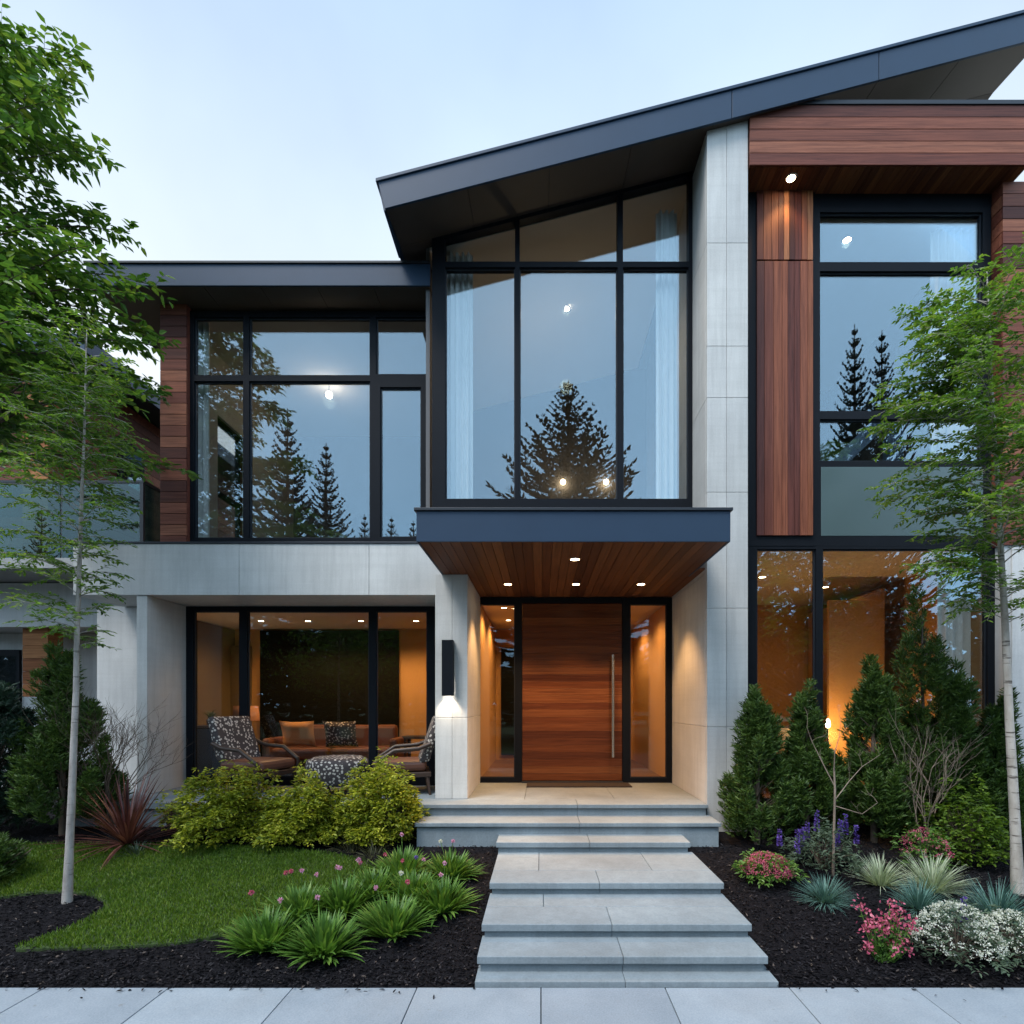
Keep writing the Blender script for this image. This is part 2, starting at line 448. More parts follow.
def under_boards(mb, x0, x1, y0, y1, z, w=.11, gap=.005, t=.02):
    n = round((x1 - x0) / w); ww = (x1 - x0) / n
    for i in range(n):
        box(mb, x0 + i * ww + gap / 2, x0 + (i + 1) * ww - gap / 2, y0, y1, z + random.uniform(0, .0015), z + t)

# ---- main sloped roof
RF, RX0, RX1, RS, RT = 6.30, -1.79, 5.76, 0.26, 0.315
def roof_z(x, y=RF):           # underside
    return EYE + 6.158 + RS * x + .20 * min(max(y - RF, 0), .7)
def roof_grid(mb, x0, x1, y0, y1, zlo, zhi):
    vs = [(x, y, z) for x, y in ((x0, y0), (x1, y0), (x1, y1), (x0, y1)) for z in (zlo(x, y), zhi(x, y))]
    mb.add(vs, [(0, 2, 3, 1), (2, 4, 5, 3), (4, 6, 7, 5), (6, 0, 1, 7), (0, 6, 4, 2), (1, 3, 5, 7)])
top = lambda x, y: roof_z(x, RF) + RT + .12 * min(max(y - RF, 0), 1.0) + (.0)
roof = MB()
roof_grid(roof, RX0, RX1, RF + .03, D_BAY, lambda x, y: roof_z(x, y) + .02, lambda x, y: roof_z(x, RF) + RT + .02)
roof_grid(roof, RX0, RX1, D_BAY, 14.0, lambda x, y: roof_z(x, D_BAY) + .02, lambda x, y: roof_z(x, RF) + RT + .02)
r_main = hp('sloped_roof', roof, M['metal_trim'])
sf = MB()
xs = np.linspace(RX0, RX1, 9)
for a, b in zip(xs, xs[1:]):
    roof_grid(sf, a + .003, b - .003, RF + .03, D_BAY, lambda x, y: roof_z(x, y), lambda x, y: roof_z(x, y) + .018)
    roof_grid(sf, a + .003, b - .003, D_BAY + .005, 14.0, lambda x, y: roof_z(x, D_BAY), lambda x, y: roof_z(x, D_BAY) + .018)
hp('soffit', sf, M['soffit'], r_main, 0)
fa = MB()
cuts = [RX0, Xp(732, RF), Xp(879, RF), RX1]
c, s_ = 1 / math.hypot(1, RS), RS / math.hypot(1, RS)
for i, (a, b) in enumerate(zip(cuts, cuts[1:])):
    a2, b2 = a + .004, b - .004
    sh = .08 if i == 0 else 0
    prism_y(fa, [(a2, roof_z(a2) - .004), (b2, roof_z(b2) - .004), (b2, roof_z(b2) + RT), (a2 - sh, roof_z(a2 - sh) + RT)], RF, RF + .028)
# rake boards on the ends
prism_y(fa, [(RX0 - .02, roof_z(RX0) - .006), (RX0 - .0, roof_z(RX0) - .006), (RX0 - .0, roof_z(RX0) + RT), (RX0 - .085, roof_z(RX0) + RT - .02)], RF + .03, D_BAY)
hp('fascia', fa, M['metal'], r_main, .003)
tr = MB()
for k, (o0, o1, yy) in enumerate(((RT + .003, RT + .038, RF - .018),)):
    prism_y(tr, [(RX0 - .1, roof_z(RX0 - .1) + o0), (RX1 + .02, roof_z(RX1 + .02) + o0), (RX1 + .02, roof_z(RX1 + .02) + o1), (RX0 - .1, roof_z(RX0 - .1) + o1)], yy, 14)
hp('drip_edge', tr, M['metal'], r_main, .002)

# ---- flat roof over the left wing
LF = 7.05
LX0 = Xp(86, LF); LZ0, LZ1 = Zp(285, LF), Zp(264, LF)
m = MB(); box(m, LX0 + .03, -1.43, LF + .03, 13, LZ0 + .02, LZ1)
r_flat = hp('flat_roof', m, M['metal_trim'])
m = MB(); box(m, LX0, -1.42, LF, LF + .028, LZ0 - .006, LZ1); box(m, LX0, LX0 + .028, LF + .03, 13, LZ0 - .006, LZ1)
hp('fascia', m, M['metal'], r_flat, .003)
m = MB()
xs = np.linspace(LX0 + .03, -1.43, 7)
for a, b in zip(xs, xs[1:]): box(m, a + .002, b - .002, LF + .03, 13, LZ0, LZ0 + .018)
hp('soffit', m, M['soffit'], r_flat, 0)
m = MB(); box(m, LX0 - .02, -1.42, LF - .02, 13, LZ1 + .002, LZ1 + .03)
hp('drip_edge', m, M['metal_trim'], r_flat, .002)

# ---- concrete: fin, column, band, pier, terrace
def fin_piece(mb, x0, x1, y0, y1, z0, z1):
    box(mb, x0, x1, y0, y1, z0, z1)
m = MB()
zj = [.2, 1.62, 3.0, 4.35, 5.45, 6.05, 7.25]
xm = FIN_X0 + (FIN_X1 - FIN_X0) * .48
for a, b in zip(zj, zj[1:]):
    for x0, x1 in ((FIN_X0, xm), (xm, FIN_X1)):
        box(m, x0 + .0015, x1 - .0015, D_FIN, D_FIN + .06, a + .0015, b - .0015)
for x0, x1 in ((FIN_X0, xm), (xm, FIN_X1)):
    v = [(x, y, z) for y in (D_FIN, D_FIN + .06) for x, z in ((x0 + .0015, 7.2515), (x1 - .0015, 7.2515), (x1 - .0015, roof_z(x1, D_FIN) - .0), (x0 + .0015, roof_z(x0, D_FIN) - .0))]
    m.add(v, [(0, 1, 2, 3), (7, 6, 5, 4), (0, 4, 5, 1), (1, 5, 6, 2), (2, 6, 7, 3), (3, 7, 4, 0)])
# the flank: tall slabs with a joint
for (y0, y1) in ((D_FIN + .063, 8.12),):
    for a, b in ((.2, 1.62), (1.62, 3.42), (3.42, 5.45), (5.45, 7.25)):
        box(m, FIN_X0, FIN_X1, y0, y1, a + .0015, b - .0015)
    v = []
    for y in (y0, y1):
        for x, z in ((FIN_X0, 7.2515), (FIN_X1, 7.2515), (FIN_X1, roof_z(FIN_X1, y)), (FIN_X0, roof_z(FIN_X0, y))): v.append((x, y, z))
    m.add(v, [(0, 1, 2, 3), (7, 6, 5, 4), (0, 4, 5, 1), (1, 5, 6, 2), (2, 6, 7, 3), (3, 7, 4, 0)])
hp('concrete_fin_wall', m, M['concrete'], bevel=.004)

COL0, COL1 = -1.29, -.895
CAN_F, CAN_X0, CAN_X1, CAN_Z0, CAN_Z1 = 5.34, -1.21, 1.84, 3.466, 3.787
m = MB()
cm = (COL0 + COL1) / 2 + .01
for a, b in ((FL, 1.72), (1.72, CAN_Z0)):
    for x0, x1 in ((COL0, cm), (cm, COL1)):
        box(m, x0 + .001, x1 - .001, D_COL, D_DOOR + .05, a + .0015, b - .0015)
hp('concrete_column', m, M['concrete'])
# band over the terrace
m = MB()
BZ0, BZ1 = Zp(595, D_BAND), Zp(544, D_BAND)
cuts = [Xp(73, D_BAND), Xp(239, D_BAND), Xp(369, D_BAND), -1.10]
for a, b in zip(cuts, cuts[1:]): box(m, a + .002, b - .002, D_BAND, 7.6, BZ0, BZ1)
box(m, cuts[0] + .01, -1.1, 7.603, 9.2, BZ0 + .002, BZ1 - .002)
band = hp('concrete_band', m, M['concrete'])
m = MB(); box(m, cuts[0] - .01, -1.11, D_BAND - .012, 7.44, BZ1 + .002, BZ1 + .03)
hp('coping', m, M['metal_trim'], band, .002)
m = MB(); box(m, -5.235, -5.10, D_BAND + .02, D_LOW + .06, .42, BZ0 - .002)
hp('concrete_pier', m, M['concrete'])
m = MB()
ty = 6.52
for a, b in ((-5.6, -4.2), (-4.2, -2.8), (-2.8, -1.38)): box(m, a + .002, b - .002, ty, D_LOW - .01, FL - .09, FL - .012)
box(m, -5.56, -1.42, ty + .04, D_LOW - .01, .30, FL - .092)
hp('terrace', m, M['stone'])

# ---- windows
def window(name, d, outer, openings, glassmat, label=None, fr=.09, setback=.045, parent=house, pane_t=.010, extra=None):
    """outer and openings are (x0,x1,z0,z1); frame = outer minus openings, as bars"""
    fm = MB()
    xs = sorted({outer[0], outer[1], *[o[0] for o in openings], *[o[1] for o in openings]})
    zs = sorted({outer[2], outer[3], *[o[2] for o in openings], *[o[3] for o in openings]})
    nx, nz = len(xs) - 1, len(zs) - 1
    solid = [[not any(o[0] - 1e-6 <= (xs[i] + xs[i + 1]) / 2 <= o[1] + 1e-6 and o[2] - 1e-6 <= (zs[j] + zs[j + 1]) / 2 <= o[3] + 1e-6 for o in openings) for j in range(nz)] for i in range(nx)]
    # merge cells in vertical runs first, then horizontally
    used = [[False] * nz for _ in range(nx)]
    for i in range(nx):
        for j in range(nz):
            if solid[i][j] and not used[i][j]:
                j2 = j
                while j2 + 1 < nz and solid[i][j2 + 1] and not used[i][j2 + 1]: j2 += 1
                i2 = i
                while i2 + 1 < nx and all(solid[i2 + 1][q] and not used[i2 + 1][q] for q in range(j, j2 + 1)): i2 += 1
                for a in range(i, i2 + 1):
                    for b in range(j, j2 + 1): used[a][b] = True
                box(fm, xs[i], xs[i2 + 1], d, d + fr, zs[j], zs[j2 + 1])
    w = hp(name, fm, M['black'], parent, 0, label=label)
    pm = MB(); bm = MB()
    for (a, b, z0, z1) in openings:
        box(pm, a - .006, b + .006, d + setback, d + setback + pane_t, z0 - .006, z1 + .006)
        g = .016                                   # glazing bead
        for q in ((a, a + g, z0, z1), (b - g, b, z0, z1), (a + g, b - g, z0, z0 + g), (a + g, b - g, z1 - g, z1)):
            box(bm, q[0], q[1], d + setback - .016, d + setback - .001, q[2], q[3])
    hp('pane', pm, glassmat, w, 0); hp('glazing_bead', bm, M['metal_trim'], w, 0)
    return w
def px_rect(x0, x1, y0, y1, d): return (Xp(x0, d), Xp(x1, d), Zp(y1, d), Zp(y0, d))

d = D_UP
window('window', d, (Xp(187, d), -1.425, 4.0, Zp(311, d)),
       [px_rect(194, 243, 317, 375, d), px_rect(249, 370, 317, 375, d), px_rect(376, 427, 317, 374, d),
        px_rect(194, 243, 381, 538, d), px_rect(249, 370, 381, 538, d), px_rect(380, 421, 387, 537, d)], M['glass'], 'wide upper window above the concrete band')
d = D_LOW
window('window', d, (-5.10, -1.1, FL - .01, BZ0 - .004),
       [px_rect(193, 239, 611, 777, d), px_rect(247, 369, 611, 777, d), px_rect(376, 427, 611, 777, d)], M['glass_low'], 'terrace window onto the lit living room')
# tall bay: transom row and sloped clerestory row
d = D_BAY
bx = [Xp(445, d), Xp(515, d), Xp(519.5, d), Xp(617.5, d), Xp(623, d), FIN_X0 - .05]
fm, pm, bm = MB(), MB(), MB()
BB, BT0, BT1 = 4.02, Zp(267, d), Zp(261.5, d)
def slope_top(x): return roof_z(x, d) - .05
def bar(x0, x1, z0, z1): box(fm, x0, x1, d, d + .11, z0, z1)
def bar_to_roof(x0, x1, z0, off=.0):
    v = [(x, y, z) for y in (d, d + .11) for x, z in ((x0, z0), (x1, z0), (x1, roof_z(x1, d) - off), (x0, roof_z(x0, d) - off))]
    fm.add(v, [(0, 1, 2, 3), (7, 6, 5, 4), (0, 4, 5, 1), (1, 5, 6, 2), (2, 6, 7, 3), (3, 7, 4, 0)])
bar_to_roof(Xp(432, d), bx[0], BB); bar_to_roof(bx[1], bx[2], 4.50); bar_to_roof(bx[3], bx[4], 4.50); bar_to_roof(bx[5], FIN_X0 - .002, BB)
for a, b in ((bx[0], bx[1]), (bx[2], bx[3]), (bx[4], bx[5])):
    bar(a, b, BT0, BT1)
    v = [(x, y, z) for y in (d, d + .11) for x, z in ((a, slope_top(a)), (b, slope_top(b)), (b, roof_z(b, d)), (a, roof_z(a, d)))]
    fm.add(v, [(0, 1, 2, 3), (7, 6, 5, 4), (0, 4, 5, 1), (1, 5, 6, 2), (2, 6, 7, 3), (3, 7, 4, 0)])
    box(pm, a - .006, b + .006, d + .05, d + .06, 4.49, BT0 + .006)
    v = [(x, y, z) for y in (d + .05, d + .06) for x, z in ((a - .006, BT1 - .006), (b + .006, BT1 - .006), (b + .006, slope_top(b) + .006), (a - .006, slope_top(a) + .006))]
    pm.add(v, [(0, 1, 2, 3), (7, 6, 5, 4), (0, 4, 5, 1), (1, 5, 6, 2), (2, 6, 7, 3), (3, 7, 4, 0)])
    g = .014
    for q in ((a, a + g, 4.5, BT0), (b - g, b, 4.5, BT0), (a + g, b - g, BT0 - g, BT0), (a + g, b - g, BT1, BT1 + g)):
        box(bm, q[0], q[1], d + .034, d + .049, q[2], q[3])
box(fm, bx[0], bx[5], d, d + .11, BB, 4.50)
w = hp('bay_window', fm, M['black'], house, 0, 'tall triple bay window with a sloped head above the canopy')
hp('pane', pm, M['glass'], w, 0); hp('glazing_bead', bm, M['metal_trim'], w, 0)
# right wing windows
d = D_RIGHT
RB0 = FIN_X1 + .01
ZW = Zp(206, d)
window('window', d, (Xp(815, d), Xp(991, d), Zp(546, d), ZW),
       [px_rect(820, 983, 212, 262, d), px_rect(820, 983, 271, 411, d), px_rect(820, 983, 419, 461, d)], M['glass'], 'upper window with a pale curtain beside the vertical boards')
sp = MB(); box(sp, Xp(821, d), Xp(983, d), d - .004, d + .03, Zp(536, d), Zp(467, d))
hp('spandrel_panel', sp, M['spandrel'])
window('window', d, (RB0, Xp(1003, d), .45, Zp(546, d) - .002),
       [px_rect(757, 816, 549, 800, d), px_rect(823, 988, 549, 800, d)], M['glass'], 'tall ground floor window behind the columnar conifers')

# ---- vertical wood panel and overhang of the right wing
m = MB()
x0, x1 = Xp(756, d), Xp(812, d)
v_boards(m, x0, x1, d - .03, Zp(261.5, d), Zp(190, d)); v_boards(m, x0, x1, d - .03, Zp(536, d), Zp(263, d))
vp_ = hp('timber_panel', m, M['panel_wood'], bevel=.002)
m = MB(); box(m, RB0, Xp(815, d) - .002, d - .005, d + .1, Zp(546, d), Zp(190, d))
hp('backing_frame', m, M['black'], vp_, 0)
OF = 6.36
OZ0, OZ1 = EYE + 540 * OF / 550, EYE + 600 * OF / 550
OX1 = 5.66
m = MB(); h_boards(m, FIN_X1 + .005, OX1, OF, OZ0, OZ1, .14, joint=9)
box(m, FIN_X1 + .006, OX1 - .002, OF + .024, 12, OZ0 + .02, OZ1 - .004)
ov = hp('timber_overhang', m, M['siding'], bevel=.002)
m = MB(); under_boards(m, FIN_X1 + .006, OX1 - .03, OF + .024, D_RIGHT + .1, OZ0 - .004, .085)
hp('soffit', m, M['soffit_wood'], ov, 0)
m = MB(); box(m, FIN_X1 + .006, OX1 + .01, OF - .012, 12, OZ1 + .002, OZ1 + .05); hp('coping', m, M['metal_trim'], ov, .002)
m = MB(); box(m, RB0, 5.5, D_RIGHT + .012, D_RIGHT + .09, ZW + .002, OZ0 - .006); hp('window_head', m, M['black'], ov, 0)
# right hand siding wall
m = MB(); h_boards(m, 5.5, 8.2, 6.55, Zp(545, 6.55), OZ0 - .005, .15); side_boards(m, 5.5, 6.575, 6.80, Zp(545, 6.55), OZ0 - .005, .15, sgn=-1)
hp('siding_wall', m, M['siding'], bevel=.002)
m = MB(); box(m, 5.53, 8.2, 6.575, 12, .3, OZ0 - .004); box(m, 5.62, 8.2, 6.56, 6.573, .3, Zp(547, 6.55))
hp('side_wall', m, M['white_render'])
# siding strip beside the wide upper window
m = MB(); h_boards(m, Xp(160, 7.38), Xp(186.5, 7.38), 7.38, 4.0, LZ0 - .002, .148)
hp('siding_strip', m, M['siding'], bevel=.002)
m = MB(); box(m, -5.10, Xp(186.5, 7.38), 7.41, 7.6, 4.0, LZ0 - .002); 
SW = (8.42, 9.2, 4.45, 6.32)
for q in ((7.6, SW[0], 4.0, LZ0 - .002), (SW[1], 13, 4.0, LZ0 - .002), (SW[0], SW[1], 4.0, SW[2]), (SW[0], SW[1], SW[3], LZ0 - .002)): box(m, -5.12, -5.0, *q)
hp('upper_side_wall', m, M['siding'])

# ---- entrance: canopy, door, sidelights
m = MB(); box(m, CAN_X0 + .01, CAN_X1 - .01, CAN_F + .02, D_BAY - .01, CAN_Z0 + .02, CAN_Z1 - .02); box(m, CAN_X0 + .01, FIN_X0 - .003, D_BAY - .01, D_DOOR + .1, CAN_Z0 + .02, CAN_Z1 - .02)
can = hp('entrance_canopy', m, M['metal_trim'])
m = MB(); box(m, CAN_X0, CAN_X1, CAN_F, CAN_F + .02, CAN_Z0 - .006, CAN_Z1 - .03); box(m, CAN_X0, CAN_X0 + .02, CAN_F + .02, D_BAND - .02, CAN_Z0 - .006, CAN_Z1 - .03); box(m, CAN_X1 - .02, CAN_X1, CAN_F + .02, D_FIN + .4, CAN_Z0 - .006, CAN_Z1 - .03)
hp('fascia', m, M['metal'], can, .003)
m = MB(); box(m, CAN_X0 - .02, CAN_X1 + .02, CAN_F - .02, D_BAND - .02, CAN_Z1 - .028, CAN_Z1); hp('drip_edge', m, M['metal_trim'], can, .003)
m = MB(); under_boards(m, CAN_X0 + .022, CAN_X1 - .022, CAN_F + .022, D_DOOR - .003, CAN_Z0 - .004, .10); under_boards(m, CAN_X1 - .02, FIN_X0 - .004, D_FIN + .05, D_DOOR - .003, CAN_Z0 - .004, .10)
hp('soffit', m, M['soffit_wood'], can, 0)
def downlight(x, y, z, parent, energy, r=.045, col=(1, .52, .19), glowm='lamp_glow', spot=95, drop=.004, kind='SPOT'):
    g = MB(); lathe(g, (x, y, z - drop), [(r * 1.35, .012), (r * 1.35, 0), (r, 0), (r, .004)], 20)
    o = hp('downlight', g, M['steel'], parent, 0)
    b = MB(); th = np.arange(20) * 2 * np.pi / 20
    b.add([(x + r * .98 * math.cos(t), y + r * .98 * math.sin(t), z - drop + .003) for t in th], [tuple(range(19, -1, -1))])
    obj('bulb', b, M[glowm], o)          # sub-part
    if energy: lamp('downlight_lamp', kind, (x, y, z - drop - .03), energy, col, r, spot, parent)
for px, py in ((575, 559), (508, 584), (576, 584), (641, 584)):
    s = (705 - py) / (CAN_Z0 - EYE); dd = 550 / s
    downlight((px - 541) / s, dd, CAN_Z0 - .004, can, 55, .05)
s = (705 - 178) / (OZ0 - EYE); downlight((791 - 541) / s, 550 / s, OZ0 - .004, ov, 8, .05)

d = D_DOOR
DZ0, DZ1 = FL, Zp(603, d)
L0, L1 = COL1 + .002, FIN_X0 - .002
window('entrance_sidelight', d, (L0 - .09, Xp(522, d), DZ0, CAN_Z0 - .008), [px_rect(479, 515, 604, 778, d)], M['glass_low'], 'narrow entrance side window nearer the column', fr=.1)
window('entrance_sidelight', d, (Xp(622.5, d), L1, DZ0, CAN_Z0 - .008), [px_rect(630, 667, 604, 778, d)], M['glass_low'], 'narrow entrance side window nearer the tall fin wall', fr=.1)
m = MB(); box(m, Xp(522, d) + .002, Xp(622.5, d) - .002, d, d + .1, DZ1, CAN_Z0 - .008); hp('door_head', m, M['black'], bevel=0)
m = MB()
dx0, dx1 = Xp(522, d) + .004, Xp(622.5, d) - .004
n = 25
for i in range(n):
    a = DZ0 + .03 + (DZ1 - DZ0 - .035) * i / n; b = DZ0 + .03 + (DZ1 - DZ0 - .035) * (i + 1) / n
    box(m, dx0, dx1, d + .02 + random.uniform(0, .001), d + .08, a + .0008, b - .0008)
door = hp('front_door', m, M['door_wood'], bevel=.0015)
m = MB(); hx = Xp(612.5, d)
tube(m, [(hx, d - .055, Zp(757, d)), (hx, d - .055, Zp(655, d))], .022, 14)
for zz in (Zp(745, d), Zp(667, d)): tube(m, [(hx, d + .03, zz), (hx, d - .05, zz)], .012, 10)
hp('handle', m, M['steel'], door, 0)
m = MB(); box(m, dx0 - .01, dx1 + .01, d - .03, d + .09, FL - .004, FL + .024); hp('threshold', m, M['metal_trim'], door, .004)

# ---- rooms behind the glass
def room(x0, x1, y0, y1, z0, z1, wall, name, floor='floor_wood', left=True, right=True, back=True):
    t = .05
    m = MB()
    if left: box(m, x0 - t, x0, y0, y1, z0, z1)
    if right: box(m, x1, x1 + t, y0, y1, z0, z1)
    if back: box(m, x0 - t, x1 + t, y1, y1 + t, z0, z1)
    hp(name + '_wall', m, M[wall], bevel=0)
    m = MB(); h = .19; nb = max(1, int((y1 - y0) / h))
    for i in range(nb): box(m, x0, x1, y0 + (y1 - y0) * i / nb + .001, y0 + (y1 - y0) * (i + 1) / nb - .001, z0 - .05, z0)
    hp(name + '_floor', m, M[floor], bevel=0)
    m = MB(); box(m, x0 - t, x1 + t, y0, y1 + t, z1, z1 + .05)
    return hp(name + '_ceiling', m, M['ceiling'], bevel=0)
# living room behind the terrace
LR = (-6.3, -1.15, D_LOW + .10, 10.1)
cl = room(*LR, FL, BZ0 - .03, 'warm_plaster', 'living_room')
m = MB(); box(m, Xp(259, 10.0), Xp(398, 10.0), 10.03, 10.095, FL + .02, BZ0 - .06); hp('dark_wall_panel', m, M['dark_panel'], bevel=.004)
m = MB(); box(m, -5.72, -5.62, 9.0, 10.1, FL, BZ0 - .04); box(m, -5.62, -5.30, 9.95, 10.09, FL, 2.95); hp('partition_wall', m, M['olive_plaster'])
m = MB(); box(m, -6.42, -5.237, 7.95, 8.02, .3, BZ0 - .004); hp('terrace_end_wall', m, M['white_render'])
for px in (261, 308, 361, 416):
    s = (705 - 621) / (BZ0 - .03 - EYE); downlight((px - 541) / s, 550 / s, BZ0 - .03, cl, 14 if px == 261 else 34, .045, spot=150)
# entrance hall
ce = room(COL1 - .05, FIN_X0, D_DOOR + .11, 11.5, FL, CAN_Z0 - .02, 'warm_plaster', 'hall')
m = MB(); box(m, -.83, -.26, 11.43, 11.495, FL + .1, 3.05); hp('dark_wall_panel', m, M['dark_panel'], bevel=.004)
m = MB(); box(m, 1.05, 1.16, 9.6, 10.9, FL, 2.95); hp('partition_wall', m, M['dark_panel'])
for x, y in ((-.6, 8.9), (-.6, 10.2), (.5, 9.5), (1.35, 8.9), (1.4, 10.3)): downlight(x, y, CAN_Z0 - .02, ce, 30, .045, spot=150)
# upstairs room over the terrace
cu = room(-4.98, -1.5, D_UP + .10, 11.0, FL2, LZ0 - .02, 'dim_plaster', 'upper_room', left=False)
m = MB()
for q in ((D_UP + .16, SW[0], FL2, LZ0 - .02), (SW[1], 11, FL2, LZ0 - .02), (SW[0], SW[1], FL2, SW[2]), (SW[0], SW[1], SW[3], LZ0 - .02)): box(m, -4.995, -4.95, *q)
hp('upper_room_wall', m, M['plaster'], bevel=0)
m = MB()
for q in ((SW[0], SW[0] + .05, SW[2], SW[3]), (SW[1] - .05, SW[1], SW[2], SW[3]), (SW[0] + .05, SW[1] - .05, SW[2], SW[2] + .05), (SW[0] + .05, SW[1] - .05, SW[3] - .05, SW[3]), (SW[0] + .05, SW[1] - .05, 5.15, 5.22)): box(m, -5.09, -5.03, *q)
w = hp('window', m, M['black'], bevel=0, label='side window of the upper room, bright with sky')
m = MB(); box(m, -5.065, -5.055, SW[0] + .04, SW[1] - .04, SW[2] + .04, SW[3] - .04); hp('pane', m, M['glass_low'], w, 0)
s = (705 - 340) / (LZ0 - EYE)
# hall behind the bay (its ceiling is the sloped roof itself)
m = MB(); box(m, -1.49, -1.44, D_BAY + .12, 11, FL2, 7.9); box(m, -1.44, FIN_X1, 11.0, 11.05, FL2, 8.6); box(m, FIN_X1 - .3, FIN_X1 + .02, 8.13, 11, FL2, 8.6)
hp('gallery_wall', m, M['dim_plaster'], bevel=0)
m = MB()
v = [(x, y, roof_z(x, D_BAY) + o) for o in (-.06, -.01) for x, y in ((-1.44, D_BAY + .112), (FIN_X0, D_BAY + .112), (FIN_X0, 11), (-1.44, 11))]
m.add(v, [(3, 2, 1, 0), (4, 5, 6, 7), (0, 1, 5, 4), (1, 2, 6, 5), (2, 3, 7, 6), (3, 0, 4, 7)])
cg = hp('gallery_ceiling', m, M['ceiling'], bevel=0)
m = MB(); box(m, -1.44, FIN_X0, D_BAY + .12, 11, FL2 - .08, FL2); hp('gallery_floor', m, M['floor_wood'], bevel=0)
# right wing rooms
cr = room(RB0 + .03, 5.48, D_RIGHT + .10, 10.5, .62, Zp(546, D_RIGHT) - .03, 'amber_plaster', 'study')
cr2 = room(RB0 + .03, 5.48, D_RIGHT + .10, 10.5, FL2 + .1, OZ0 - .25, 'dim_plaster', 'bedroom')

def globe(x, y, z, r, energy, parent):
    g = MB(); lathe(g, (x, y, z), [(r * math.sin(t), r * math.cos(t)) for t in np.linspace(0.01, math.pi - .01, 12)], 20)
    o = hp('pendant_globe', g, M['lamp_glow_white'], parent, 0)
    c = MB(); tube(c, [(x, y, z + r), (x, y, z + r + .5)], .006, 6); hp('cord', c, M['black'], o, 0)
    lamp('pendant_lamp', 'POINT', (x, y, z - r - .06), energy, (1, .75, .5), .1, parent=parent)
globe(Xp(329, 9.2), 9.2, Zp(395, 9.2), .055, 2.5, cu)
for px, py, dd in ((566, 313, 8.8),):
    x = Xp(px, dd); downlight(x, dd, roof_z(x, D_BAY) - .062, cg, 30, .06, (1, .72, .45), 'lamp_glow_white', 150); lamp('gallery_fill_light', 'POINT', (x, dd, roof_z(x, D_BAY) - 1.3), 4, (1, .72, .42), .1, parent=cg)  # unseen point light added below the downlight to brighten the gallery ceiling
for px in (565, 612): 
    x = Xp(px, 10.0); g = MB()
    lathe(g, (x, 10.9, Zp(482, 10.9)), [(.05 * math.sin(t), .05 * math.cos(t)) for t in np.linspace(.01, math.pi - .01, 10)], 16); hp('wall_globe', g, M['lamp_glow'], cg, 0)
s = (705 - 240) / (OZ0 - .25 - EYE); downlight((847 - 541) / s, 550 / s, OZ0 - .25, cr2, 7, .05, (1, .75, .5), 'lamp_glow_white', 150)
downlight(4.6, 8.9, Zp(546, D_RIGHT) - .03, cr, 6, .05, spot=150); downlight(3.3, 8.2, Zp(546, D_RIGHT) - .03, cr, 3, .05, spot=150)
m = MB(); box(m, Xp(829, 8.1), Xp(884, 8.1), 8.1, 8.16, .62, Zp(600, 8.1)); box(m, Xp(884, 8.1), Xp(884, 8.1) + .05, 8.161, 10.4, .62, 3.6); hp('study_partition', m, M['warm_plaster'], bevel=0)
# stair rail seen through the upper window
m = MB(); y = 7.6
for a, b in (((833, 470), (886, 420)),):
    x0, z0, x1, z1 = Xp(a[0], y), Zp(a[1], y), Xp(b[0], y), Zp(b[1], y)
    prism_y(m, [(x0, z0 - .1), (x1, z1 - .1), (x1, z1 + .16), (x0, z0 + .16)], y, y + .08)
box(m, Xp(888, y), Xp(903, y), y - .01, y + .12, Zp(475, y), Zp(408, y))
hp('stair_rail', m, plain('blue_steel', (.09, .15, .23), .5))
# back shell so light cannot leak in
m = MB(); box(m, -5.0, 5.4, 14.0, 14.1, 0, 8); hp('rear_wall', m, M['white_render'], bevel=0)

# ================================================================== STEPS
steps = empty('entrance_steps', (.56, 3.7, 0), 'bluestone steps rising from the pavement to the entrance porch', 'steps')
def step(x0, x1, yf, yb, z, zb, joints, name='step', rdepth=None, th=.055, row2=None):
    m = MB()
    rj = [x0 + .02] + [j for j in joints] + [x1 - .02]
    for a, b in zip(rj, rj[1:]): box(m, a + .001, b - .001, yf + .03, yb, zb, z - th - .001)
    o = obj(name, m, M['stone'], steps, .003)
    t = MB()
    ymid = yf + .36 if row2 is not None else yb
    tj = [x0] + list(joints) + [x1]
    for a, b in zip(tj, tj[1:]): box(t, a + .0015, b - .0015, yf, ymid - .0015, z - th, z)
    if row2 is not None:
        tj = [x0] + list(row2) + [x1]
        for a, b in zip(tj, tj[1:]): box(t, a + .0015, b - .0015, ymid + .0015, yb, z - th, z)
    obj('tread', t, M['stone'], o, .006)
    return o
SX0, SX1 = -.44, 1.56
yA, yB, yC, yD, yE, yF = 3.77, 4.06, 4.68, 5.62, 5.94, 6.32
m = MB(); box(m, SX0, .56, 3.656, yA + .2, -.1, .034); box(m, .563, SX1 + .02, 3.656, yA + .2, -.1, .034); obj('base_slab', m, M['stone'], steps, .003)
step(SX0, SX1, yA, yB + .06, .15, 0, [.565])
step(SX0, SX1, yB, yC + .06, .255, .02, [.525], row2=[.02])
step(SX0, SX1, yC, yD + .06, .36, .1, [.5], row2=[-.02, 1.02])
step(SX0 - .02, SX1 - .03, yD, yE + .06, .47, .25, [.5])
step(-1.37, FIN_X0 + .02, yE, yF + .06, .60, .2, [.42], th=.045)
o = step(-1.40, FIN_X0 - .004, yF, D_DOOR + .1, .73, .3, [.42], 'porch', th=.045, row2=[-.2, .9])

